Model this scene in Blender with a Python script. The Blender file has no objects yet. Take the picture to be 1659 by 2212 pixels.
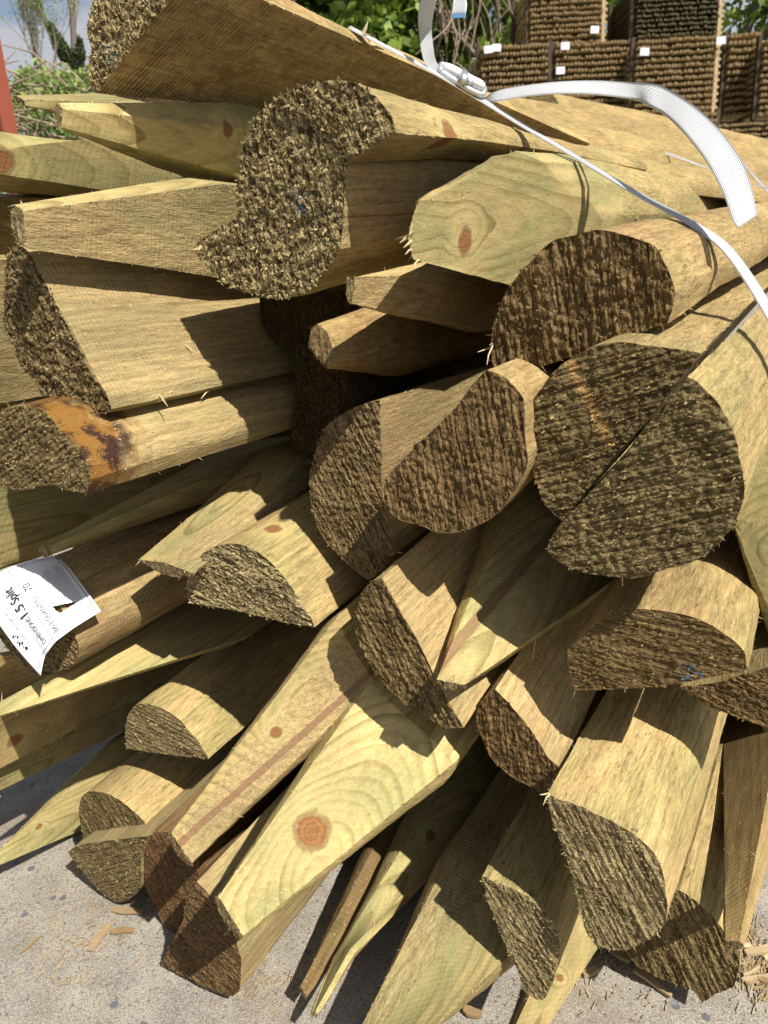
import bpy, bmesh, math, random
import numpy as np
from mathutils import Vector, Matrix, noise
from mathutils.bvhtree import BVHTree
from mathutils.geometry import delaunay_2d_cdt
random.seed(7)
rng = np.random.default_rng(7)
S = bpy.context.scene
COL = S.collection

# ------------------------------------------------------------------ camera, light, exposure
F = 1597.6                       # focal length in units of the 1659 x 2212 survey grid
CAMH = 0.60
cam_d = bpy.data.cameras.new('camera'); cam = bpy.data.objects.new('camera', cam_d); COL.objects.link(cam)
CM = Matrix.Translation((0, 0, CAMH)) @ Matrix.Rotation(math.radians(90 - 17.8), 4, 'X') @ Matrix.Rotation(math.radians(-3.4), 4, 'Z')
cam.matrix_world = CM
cam_d.sensor_fit = 'VERTICAL'; cam_d.sensor_height = 36.0; cam_d.lens = 26.0
cam_d.clip_start = 0.02; cam_d.clip_end = 500
cam_d.dof.use_dof = True; cam_d.dof.focus_distance = 0.56; cam_d.dof.aperture_fstop = 16
S.camera = cam

SUN_EL, SUN_AZ = math.radians(49), math.atan2(-0.80, 0.60)       # azimuth of the sun as an angle from +X
sv = Vector((math.cos(SUN_EL) * math.cos(SUN_AZ), math.cos(SUN_EL) * math.sin(SUN_AZ), math.sin(SUN_EL)))
sun_d = bpy.data.lights.new('sun', 'SUN'); sun = bpy.data.objects.new('sun', sun_d); COL.objects.link(sun)
sun.rotation_euler = sv.to_track_quat('Z', 'Y').to_euler()
sun_d.energy = 5.0; sun_d.angle = math.radians(0.5); sun_d.color = (1.0, 0.955, 0.88)

W = bpy.data.worlds.new('World'); S.world = W; W.use_nodes = True
wt = W.node_tree; wt.nodes.clear()
wo = wt.nodes.new('ShaderNodeOutputWorld'); bg = wt.nodes.new('ShaderNodeBackground')
sky = wt.nodes.new('ShaderNodeTexSky'); sky.sky_type = 'NISHITA'; sky.sun_disc = False
sky.sun_elevation = SUN_EL; sky.sun_rotation = math.pi / 2 - SUN_AZ
# broken white cloud over the blue
wtc = wt.nodes.new('ShaderNodeTexCoord'); wn = wt.nodes.new('ShaderNodeTexNoise')
wmp = wt.nodes.new('ShaderNodeMapping'); wmp.inputs['Scale'].default_value = (1.0, 1.0, 2.6)
wn.inputs['Scale'].default_value = 3.6; wn.inputs['Detail'].default_value = 7; wn.inputs['Roughness'].default_value = 0.6
wr = wt.nodes.new('ShaderNodeValToRGB'); wr.color_ramp.elements[0].position = 0.42; wr.color_ramp.elements[1].position = 0.58
wmx = wt.nodes.new('ShaderNodeMix'); wmx.data_type = 'RGBA'
wt.links.new(wtc.outputs['Generated'], wmp.inputs['Vector']); wt.links.new(wmp.outputs[0], wn.inputs['Vector'])
wt.links.new(wn.outputs[0], wr.inputs[0])
wt.links.new(wr.outputs[0], wmx.inputs[0]); wsc = wt.nodes.new('ShaderNodeVectorMath'); wsc.operation = 'SCALE'; wsc.inputs['Scale'].default_value = 1.3; wt.links.new(sky.outputs[0], wsc.inputs[0]); wt.links.new(wsc.outputs[0], wmx.inputs[6])
wmx.inputs[7].default_value = (6.8, 7.0, 7.5, 1)
wt.links.new(wmx.outputs[2], bg.inputs[0]); bg.inputs[1].default_value = 0.05
wt.links.new(bg.outputs[0], wo.inputs[0])
S.view_settings.view_transform = 'Standard'; S.view_settings.look = 'None'
S.view_settings.exposure = 0.66; S.view_settings.gamma = 1.0
S.cycles.max_bounces = 5; S.cycles.diffuse_bounces = 2

# ------------------------------------------------------------------ survey helpers
OFF = {0: (0, 0, 1), 1: (0, 0, 2), 2: (829.5, 0, 2), 3: (0, 685.7, 2), 4: (829.5, 685.7, 2), 5: (0, 1371.5, 2), 6: (829.5, 1371.5, 2)}
def T(n, p):
    o = OFF[n]; return (o[0] + p[0] / o[2], o[1] + p[1] / o[2])
CR = CM.to_3x3(); CL = CM.translation.copy()
def ray(p):                       # world direction with unit camera depth
    return CR @ Vector(((p[0] - 829.5) / F, -(p[1] - 1106) / F, -1.0))
def P(p, d): return CL + ray(p) * d
def on_ground(p, z=0.0):
    r = ray(p); return CL + r * ((z - CL.z) / r.z)

def tag(o, label, cat, group=None, kind=None):
    if label: o['label'] = label
    if cat: o['category'] = cat
    if group: o['group'] = group
    if kind: o['kind'] = kind
    return o
def link(o, parent=None):
    COL.objects.link(o)
    if parent is not None: o.parent = parent
    return o
def mesh_obj(name, verts, faces, mats, parent=None, smooth=False, midx=None, tint=None):
    me = bpy.data.meshes.new(name); me.from_pydata([tuple(v) for v in verts], [], [tuple(f) for f in faces])
    for m in (mats if isinstance(mats, (list, tuple)) else [mats]): me.materials.append(m)
    if midx is not None: me.polygons.foreach_set('material_index', midx)
    if smooth: me.polygons.foreach_set('use_smooth', [True] * len(me.polygons))
    if tint is not None:
        a = me.attributes.new('tint', 'FLOAT', 'FACE'); a.data.foreach_set('value', tint)
    me.update()
    return link(bpy.data.objects.new(name, me), parent)
def empty(name, loc=(0, 0, 0)):
    o = bpy.data.objects.new(name, None); o.location = loc; COL.objects.link(o); return o

class MB:                          # collects simple solids into one mesh
    def __init__(s): s.v = []; s.f = []; s.t = []
    def add(s, v, f, t=0.5):
        n = len(s.v); s.v += [tuple(x) for x in v]; s.f += [tuple(i + n for i in q) for q in f]; s.t += [t] * len(f)
    def box(s, c, sz, M=None, t=0.5):
        v = []
        for i in range(8):
            p = Vector(((i & 1) - .5, ((i >> 1) & 1) - .5, ((i >> 2) & 1) - .5))
            p = Vector((p.x * sz[0], p.y * sz[1], p.z * sz[2]))
            if M is not None: p = M @ p
            v.append(p + Vector(c))
        s.add(v, [(0, 2, 3, 1), (4, 5, 7, 6), (0, 1, 5, 4), (2, 6, 7, 3), (0, 4, 6, 2), (1, 3, 7, 5)], t)
    def tube(s, pts, rad, k=8, t=0.5, cap=True):
        pts = [Vector(p) for p in pts]; n = len(pts); vs = []
        rr = rad if isinstance(rad, (list, tuple)) else [rad] * n
        for i, p in enumerate(pts):
            d = (pts[min(i + 1, n - 1)] - pts[max(i - 1, 0)]).normalized()
            a = d.orthogonal() if abs(d.z) > .9 else d.cross(Vector((0, 0, 1)))
            a.normalize(); b = d.cross(a)
            for j in range(k):
                q = 2 * math.pi * j / k; vs.append(p + (a * math.cos(q) + b * math.sin(q)) * rr[i])
        fs = [(i * k + j, i * k + (j + 1) % k, (i + 1) * k + (j + 1) % k, (i + 1) * k + j) for i in range(n - 1) for j in range(k)]
        if cap: fs += [tuple(range(k - 1, -1, -1)), tuple((n - 1) * k + j for j in range(k))]
        s.add(vs, fs, t)
    def ribbon(s, A, B, th, t=0.5):    # strip between two edge lines, with thickness
        n = len(A); vs = []
        for i in range(n):
            a, b = Vector(A[i]), Vector(B[i]); tdir = Vector(A[min(i + 1, n - 1)]) - Vector(A[max(i - 1, 0)])
            nn = (b - a).cross(tdir).normalized() * th / 2
            vs += [a + nn, b + nn, b - nn, a - nn]
        fs = [(i * 4 + j, i * 4 + (j + 1) % 4, i * 4 + 4 + (j + 1) % 4, i * 4 + 4 + j) for i in range(n - 1) for j in range(4)]
        fs += [(3, 2, 1, 0), (n * 4 - 4, n * 4 - 3, n * 4 - 2, n * 4 - 1)]
        s.add(vs, fs, t)
    def build(s, name, mat, parent=None, smooth=False):
        return mesh_obj(name, s.v, s.f, mat, parent, smooth, tint=s.t)

def spline(pts, n):                 # Catmull-Rom through pts, n samples
    pts = [Vector(p) for p in pts]; m = len(pts) - 1; out = []
    for k in range(n):
        x = k / (n - 1) * m; i = min(int(x), m - 1); t = x - i
        p1, p2 = pts[i], pts[i + 1]; p0 = pts[i - 1] if i else p1 * 2 - p2; p3 = pts[i + 2] if i + 2 <= m else p2 * 2 - p1
        out.append(.5 * ((2 * p1) + (p2 - p0) * t + (2 * p0 - 5 * p1 + 4 * p2 - p3) * t * t + (3 * p1 - p0 - 3 * p2 + p3) * t ** 3))
    return out

# ------------------------------------------------------------------ node helpers
class G:
    def __init__(s, name):
        s.m = bpy.data.materials.new(name); s.m.use_nodes = True; s.t = s.m.node_tree; s.t.nodes.clear()
        s.out = s.t.nodes.new('ShaderNodeOutputMaterial'); s.b = s.t.nodes.new('ShaderNodeBsdfPrincipled')
        s.t.links.new(s.b.outputs[0], s.out.inputs[0])
    def put(s, sock, v):
        if isinstance(v, bpy.types.NodeSocket): s.t.links.new(v, sock)
        elif v is not None:
            if sock.type == 'RGBA' and len(v) == 3: v = (*v, 1)
            sock.default_value = v
    def node(s, typ, ins=None, **props):
        n = s.t.nodes.new('ShaderNode' + typ)
        for k, v in props.items(): setattr(n, k, v)
        for k, v in (ins or {}).items(): s.put(n.inputs[k], v)
        return n
    def m_(s, op, a, b=None, c=None, clamp=False):
        n = s.node('Math', {0: a}, operation=op, use_clamp=clamp)
        if b is not None: s.put(n.inputs[1], b)
        if c is not None: s.put(n.inputs[2], c)
        return n.outputs[0]
    def vm(s, op, a, b=None, scale=None):
        n = s.node('VectorMath', {0: a}, operation=op)
        if b is not None: s.put(n.inputs[1], b)
        if scale is not None: s.put(n.inputs['Scale'], scale)
        return n.outputs[1] if op in ('LENGTH', 'DOT_PRODUCT', 'DISTANCE') else n.outputs[0]
    def mix(s, f, a, b, blend='MIX'):
        n = s.node('Mix', None, data_type='RGBA', blend_type=blend)
        s.put(n.inputs[0], f); s.put(n.inputs[6], a); s.put(n.inputs[7], b); return n.outputs[2]
    def noise(s, vec, scale=1.0, detail=3, rough=.5, dist=0.0):
        return s.node('TexNoise', {'Vector': vec, 'Scale': scale, 'Detail': detail, 'Roughness': rough, 'Distortion': dist}).outputs[0]
    def vor(s, vec, scale, feature='F1', rnd=1.0):
        return s.node('TexVoronoi', {'Vector': vec, 'Scale': scale, 'Randomness': rnd}, feature=feature)
    def map(s, x, a, b, c=0.0, d=1.0, smooth=True):
        n = s.node('MapRange', {0: x, 1: a, 2: b, 3: c, 4: d}, interpolation_type='SMOOTHSTEP' if smooth else 'LINEAR', clamp=True); return n.outputs[0]
    def co(s, which='Object'): return s.node('TexCoord').outputs[which]
    def attr(s, name, typ='OBJECT', out='Fac'):
        return s.node('Attribute', None, attribute_name=name, attribute_type=typ).outputs[out]
    def scale3(s, v, k): return s.vm('MULTIPLY', v, k)
    def fin(s, col, rough=.8, spec=.25, h=None, dist=.001, strength=1.0):
        s.put(s.b.inputs['Base Color'], col); s.put(s.b.inputs['Roughness'], rough); s.b.inputs['Specular IOR Level'].default_value = spec
        if h is not None:
            bp = s.node('Bump', {'Height': h, 'Distance': dist, 'Strength': strength}); s.t.links.new(bp.outputs[0], s.b.inputs['Normal'])
        return s.m

# ------------------------------------------------------------------ materials
def wood(kind):
    g = G('wood_' + kind); co = g.co()
    seed = g.attr('seed'); tone = g.attr('tone'); red = g.attr('red')
    sp = g.vm('ADD', co, g.node('CombineXYZ', {0: seed, 1: g.m_('MULTIPLY', seed, 1.7), 2: seed}).outputs[0])
    pith = g.attr('pith', out='Vector'); ka = g.attr('knot_at', out='Vector'); kd = g.attr('knot_dir', out='Vector'); kr = g.attr('knot_r')
    kdist = g.vm('LENGTH', g.vm('CROSS_PRODUCT', g.vm('SUBTRACT', co, ka), kd))
    kq = g.m_('DIVIDE', kdist, g.m_('MAXIMUM', kr, 1e-5))
    kq = g.m_('ADD', kq, g.m_('MULTIPLY', g.m_('SUBTRACT', g.noise(sp, 130, 4, .6), .5), .9))
    knot = g.m_('MULTIPLY', g.map(kq, 1.05, .85), g.m_('GREATER_THAN', kr, .0005))
    knot = g.m_('MULTIPLY', knot, g.m_('LESS_THAN', g.vm('DISTANCE', co, ka), g.m_('MULTIPLY', kr, 1.7)))
    halo = g.m_('MULTIPLY', g.map(kq, 4.5, 1.0), g.m_('GREATER_THAN', kr, .0005))
    p = g.vm('MULTIPLY', g.vm('SUBTRACT', co, pith), (1, 1, 0))
    rr = g.vm('LENGTH', p)
    warp = g.m_('MULTIPLY', g.m_('SUBTRACT', g.noise(g.scale3(sp, (9, 9, 2.2)), 1.0, 2), .5), .030)
    rr = g.m_('ADD', g.m_('ADD', rr, warp), g.m_('MULTIPLY', halo, -.009))
    rr = g.m_('ADD', rr, g.m_('MULTIPLY', g.m_('SUBTRACT', g.noise(g.scale3(sp, (60, 60, 14)), 1.0, 2), .5), .0022))
    ph = g.m_('FRACT', g.m_('DIVIDE', rr, .0066))
    late = g.m_('MULTIPLY', g.map(ph, .35, .93), g.map(ph, 1.0, .95))
    late = g.m_('MULTIPLY', late, g.map(g.noise(g.node('CombineXYZ', {0: g.m_('MULTIPLY', rr, 130)}).outputs[0], 1.0, 1), .35, .65, .25, 1.0))
    fib = g.noise(g.scale3(sp, (1100, 1100, 110)), 1.0, 4, .7)
    fib2 = g.noise(g.scale3(sp, (330, 330, 30)), 1.0, 4, .65)
    mot = g.noise(g.scale3(sp, (26, 26, 7)), 1.0, 3, .55)
    mot2 = g.noise(g.scale3(sp, (70, 70, 40)), 1.0, 4, .65)
    z = g.node('SeparateXYZ', {0: co}).outputs[2]; x = g.node('SeparateXYZ', {0: co}).outputs[0]
    tan_, green, brown = {'bark': ((.60, .435, .205), (.46, .375, .165), (.33, .19, .09)),
                          'sawn': ((.60, .445, .225), (.46, .38, .19), (.36, .205, .10)),
                          'cut': ((.66, .51, .24), (.46, .415, .19), (.38, .215, .095))}[kind]
    gsel = g.m_('ADD', g.map(mot, .42, .60), g.m_('SUBTRACT', tone, .5), clamp=True)
    col = g.mix(gsel, tan_, green)
    bign = g.noise(g.scale3(sp, (11, 11, 4)), 1.0, 3, .6)
    rsel = g.m_('MULTIPLY', g.map(g.m_('ADD', g.m_('ADD', g.m_('MULTIPLY', mot2, .5), g.m_('MULTIPLY', bign, .5)), red), .60, 1.12), .9)
    col = g.mix(rsel, col, brown)
    la = {'bark': .15, 'sawn': .42, 'cut': .74}[kind]
    lc = {'bark': (.36, .25, .10), 'sawn': (.30, .21, .09), 'cut': (.275, .215, .08)}[kind]
    col = g.mix(g.m_('MULTIPLY', late, la), col, lc)
    fm = g.m_('ADD', g.m_('MULTIPLY', fib, .65), g.m_('MULTIPLY', fib2, .65))
    lo, hi = {'bark': (.45, 1.42), 'sawn': (.55, 1.32), 'cut': (.74, 1.18)}[kind]
    val = g.map(fm, .46, .84, lo, hi, False); val = g.m_('MULTIPLY', val, g.m_('MULTIPLY', g.attr('lum'), g.map(g.noise(g.scale3(sp, (14, 14, 5)), 1.0, 2), .3, .7, .84, 1.12)))
    val = g.m_('MULTIPLY', val, .64)
    col = g.mix(1.0, col, g.node('CombineColor', {0: val, 1: val, 2: g.m_('MULTIPLY', val, .91)}).outputs[0], 'MULTIPLY')
    sepc = g.noise(g.scale3(sp, (420, 420, 170)), 1.0, 2, .7)
    col = g.mix(g.map(sepc, .62, .74, 0, .5), col, (.56, .44, .22))          # torn pale fibre ends
    col = g.mix(g.map(sepc, .36, .27, 0, .5), col, (.23, .15, .065))
    ho = g.m_('MULTIPLY', g.m_('SINE', g.m_('MULTIPLY', kq, 17)), .35)
    kcol = g.mix(g.m_('ADD', ho, .5), (.27, .110, .038), (.15, .058, .021)); kcol = g.mix(g.map(kq, .45, .1), kcol, (.19, .078, .030))
    col = g.mix(g.m_('MULTIPLY', halo, .35), col, (.50, .40, .17))
    ring = g.m_('MULTIPLY', g.m_('MULTIPLY', g.map(kq, 1.32, 1.1), g.map(kq, .8, 1.0)), g.m_('GREATER_THAN', kr, .0005))
    col = g.mix(g.m_('MULTIPLY', knot, .92), col, kcol); col = g.mix(g.m_('MULTIPLY', ring, .6), col, (.14, .075, .03))
    h = g.m_('ADD', g.m_('MULTIPLY', fib, .5), g.m_('MULTIPLY', fib2, .6))
    if kind == 'sawn':
        sw = g.attr('saw')
        zz = g.m_('ADD', g.m_('MULTIPLY', z, 1650), g.m_('ADD', g.m_('MULTIPLY', x, 160), g.m_('MULTIPLY', g.noise(g.scale3(sp, (40, 40, 90)), 1.0, 3), 12)))
        s1 = g.m_('MULTIPLY', g.m_('SINE', zz), g.map(g.noise(g.scale3(sp, (70, 70, 60)), 1.0, 4, .7), .38, .62))
        h = g.m_('ADD', h, g.m_('MULTIPLY', s1, g.m_('ADD', .05, sw)))
        h = g.m_('ADD', h, g.m_('MULTIPLY', sepc, .9))
        dk = g.m_('MULTIPLY', g.map(s1, -.3, -1, 0, 1), g.m_('ADD', .05, g.m_('MULTIPLY', sw, .6)))
        col = g.mix(dk, col, (.19, .12, .05))
        dist = .0011
    elif kind == 'cut':
        xs = g.m_('ADD', g.m_('MULTIPLY', z, 1250), g.m_('ADD', g.m_('MULTIPLY', x, 900), g.m_('MULTIPLY', g.noise(sp, 14, 1), 30)))
        h = g.m_('ADD', g.m_('MULTIPLY', h, .5), g.m_('MULTIPLY', g.m_('SINE', xs), .07)); h = g.m_('ADD', h, g.m_('MULTIPLY', late, .12)); dist = .0007
        col = g.mix(g.map(g.m_('SINE', xs), .6, 1, 0, .05), col, (.62, .52, .26))
    else:
        pit = g.noise(g.scale3(sp, (150, 150, 70)), 1.0, 3, .6)
        col = g.mix(g.map(pit, .64, .73, 0, .7), col, (.20, .12, .05))
        h = g.m_('SUBTRACT', h, g.map(pit, .60, .72, 0, .8)); h = g.m_('ADD', h, g.m_('MULTIPLY', sepc, .6)); dist = .0010
        # strips of dark bark left on
        bk = g.attr('bark'); bn = g.noise(g.scale3(sp, (38, 38, 13)), 1.0, 4, .7)
        bsel = g.map(g.m_('ADD', bn, bk), .86, .93)
        col = g.mix(bsel, col, g.mix(g.noise(sp, 700, 3), (.05, .04, .03), (.22, .18, .13))); h = g.m_('ADD', h, g.m_('MULTIPLY', bsel, 1.0))
    sdist = g.m_('ABSOLUTE', g.vm('DOT_PRODUCT', g.vm('SUBTRACT', co, g.attr('st_at', out='Vector')), g.attr('st_n', out='Vector')))
    sdist = g.m_('ADD', sdist, g.m_('MULTIPLY', g.m_('SUBTRACT', g.noise(sp, 120, 3), .5), .0015)); sw_ = g.attr('st_w')
    col = g.mix(g.m_('MULTIPLY', g.map(g.m_('DIVIDE', sdist, g.m_('MAXIMUM', sw_, 1e-5)), 1.15, .8, 0, .72), g.m_('GREATER_THAN', sw_, 1e-4)), col, (.19, .095, .055))
    # resin / dark stain
    rs = g.attr('resin'); rz = g.m_('MULTIPLY', rs, g.map(g.m_('ADD', z, g.m_('MULTIPLY', g.m_('SUBTRACT', g.noise(sp, 30, 5, .7), .5), .11)), .060, .030))
    col = g.mix(rz, col, g.mix(g.map(g.noise(sp, 40, 5, .75), .44, .56), (.22, .11, .028), (.045, .022, .016)))
    rough = g.m_('SUBTRACT', .86, g.m_('MULTIPLY', rz, .55))
    return g.fin(col, rough, .2, h, dist)

def end_mat():
    g = G('sawn_end_grain'); co = g.co(); tint = g.attr('tint', 'GEOMETRY'); seed = g.attr('seed'); tone = g.attr('endtone'); red = g.attr('endred')
    sp = g.vm('ADD', co, g.node('CombineXYZ', {0: seed, 1: seed, 2: seed}).outputs[0])
    rr = g.vm('LENGTH', g.vm('MULTIPLY', g.vm('SUBTRACT', co, g.attr('pith', out='Vector')), (1, 1, 0)))
    rr = g.m_('ADD', rr, g.m_('MULTIPLY', g.noise(sp, 25, 3), .008))
    ring = g.map(g.m_('FRACT', g.m_('DIVIDE', rr, .0052)), .3, .95)
    xyz = g.node('SeparateXYZ', {0: sp}); rc, rs = g.attr('rc'), g.attr('rs')
    qq = g.m_('SUBTRACT', g.m_('MULTIPLY', xyz.outputs[1], rc), g.m_('MULTIPLY', xyz.outputs[0], rs)); al = g.m_('ADD', g.m_('MULTIPLY', xyz.outputs[0], rc), g.m_('MULTIPLY', xyz.outputs[1], rs))
    strk = g.noise(g.node('CombineXYZ', {0: g.m_('MULTIPLY', qq, 640), 1: g.m_('MULTIPLY', al, 42), 2: g.m_('MULTIPLY', xyz.outputs[2], 60)}).outputs[0], 1.0, 3, .6)
    n1 = g.noise(sp, 35, 4, .6); n2 = g.noise(sp, 1300, 3, .7); n3 = g.noise(sp, 330, 3, .7)
    dark = g.mix(g.map(n1, .35, .65), (.16, .108, .042), (.185, .140, .055))
    pale = g.mix(g.map(n1, .35, .65), (.39, .32, .155), (.34, .265, .13))
    col = g.mix(tone, dark, pale)
    col = g.mix(g.m_('MULTIPLY', red, g.map(n1, .3, .6)), col, (.20, .075, .040))
    col = g.mix(g.m_('MULTIPLY', ring, .28), col, g.mix(tone, (.13, .07, .025), (.30, .21, .10)))
    n4 = g.noise(sp, 620, 3, .75)
    col = g.mix(g.map(n3, .46, .34, 0, .7), col, (.045, .024, .010)); col = g.mix(g.map(strk, .50, .38, 0, .75), col, (.05, .028, .012)); col = g.mix(g.map(strk, .55, .68, 0, .45), col, g.mix(tone, (.22, .155, .065), (.45, .375, .19))); col = g.mix(g.map(n4, .62, .72, 0, .35), col, g.mix(tone, (.34, .26, .12), (.62, .56, .40)))
    hg = g.map(g.attr('hgt', 'GEOMETRY'), 0.0, 1.0); col = g.mix(g.m_('SUBTRACT', 1.0, hg), col, g.mix(.45, col, (.05, .028, .012)))  # low spots of the torn relief darkened in colour, as crevice shade
    col = g.mix(g.map(n2, .62, .78, 0, .4), col, (.42, .34, .17))
    sdist = g.m_('ABSOLUTE', g.vm('DOT_PRODUCT', g.vm('SUBTRACT', co, g.attr('sc_at', out='Vector')), g.attr('sc_n', out='Vector')))
    scl = g.m_('MULTIPLY', g.map(g.m_('ADD', sdist, g.m_('MULTIPLY', n3, .002)), .0052, .0028), g.map(g.vm('DISTANCE', co, g.attr('sc_at', out='Vector')), .034, .026))
    col = g.mix(g.m_('MULTIPLY', g.m_('MULTIPLY', scl, .8), g.attr('sc')), col, g.mix(g.map(strk, .42, .55), (.22, .115, .04), (.50, .31, .12)))
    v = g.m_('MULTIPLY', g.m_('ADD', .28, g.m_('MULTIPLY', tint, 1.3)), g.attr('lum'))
    col = g.mix(1.0, col, g.node('CombineColor', {0: v, 1: v, 2: v}).outputs[0], 'MULTIPLY')
    blue = g.attr('paint'); bl = g.m_('MULTIPLY', blue, g.map(g.vm('DISTANCE', co, g.attr('paint_at', out='Vector')), .012, .002))
    col = g.mix(g.m_('MULTIPLY', bl, g.map(n3, .50, .60)), col, (.12, .23, .31))
    h = g.m_('ADD', g.m_('MULTIPLY', n3, .35), g.m_('ADD', g.m_('MULTIPLY', n2, .3), g.m_('ADD', g.m_('MULTIPLY', n4, .35), g.m_('MULTIPLY', strk, .9))))
    return g.fin(col, .9, .15, h, .0016)

M_BARK, M_SAWN, M_CUT, M_END = wood('bark'), wood('sawn'), wood('cut'), end_mat()
def hair_mat():
    g = G('wood_splinter'); t = g.attr('tint', 'GEOMETRY')
    return g.fin(g.mix(t, (.24, .16, .08), (.54, .44, .27)), .8, .2)
M_HAIR = hair_mat()
def simple(name, col, rough=.6, spec=.3, var=.12, scale=20, metal=0, bump=.0):
    g = G(name); co = g.co(); n = g.noise(co, scale, 4, .6)
    c2 = tuple(c * (1 - var * 2) for c in col)
    g.b.inputs['Metallic'].default_value = metal
    return g.fin(g.mix(n, c2, tuple(min(1, c * (1 + var)) for c in col)), rough, spec, n if bump else None, bump or .001)
# ------------------------------------------------------------------ split posts
KM = {'r': 0, 'f': 1, 'c': 2}
BV = []                            # BVH trees of the posts, for resting small things on them
def resample(pts, kinds, bulge, seg, counts=None):
    """pts: 2D closed outline; returns points, kinds, counts. Runs of traced 'r' edges are splined."""
    n = len(pts); out = []; ks = []; cn = []
    c = sum((Vector(p) for p in pts), Vector((0, 0))) / n
    for i in range(n):
        a, b = Vector(pts[i]), Vector(pts[(i + 1) % n]); k = kinds[i]
        m = counts[i] if counts else max(1, round((b - a).length / seg))
        p0 = Vector(pts[i - 1]) if kinds[i - 1] == 'r' and k == 'r' and n > 6 else a * 2 - b
        p3 = Vector(pts[(i + 2) % n]) if kinds[(i + 1) % n] == 'r' and k == 'r' and n > 6 else b * 2 - a
        mid = (a + b) / 2; nn = Vector(((b - a).y, -(b - a).x))
        if nn.length > 0: nn.normalize()
        if nn.dot(mid - c) < 0: nn = -nn
        for j in range(m):
            t = j / m
            q = .5 * ((2 * a) + (b - p0) * t + (2 * p0 - 5 * a + 4 * b - p3) * t * t + (3 * a - p0 - 3 * b + p3) * t ** 3)
            if bulge and k == 'r': q = q + nn * (bulge * (b - a).length * 4 * t * (1 - t))
            out.append(q); ks.append(k)
        cn.append(m)
    return out, ks, cn

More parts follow.
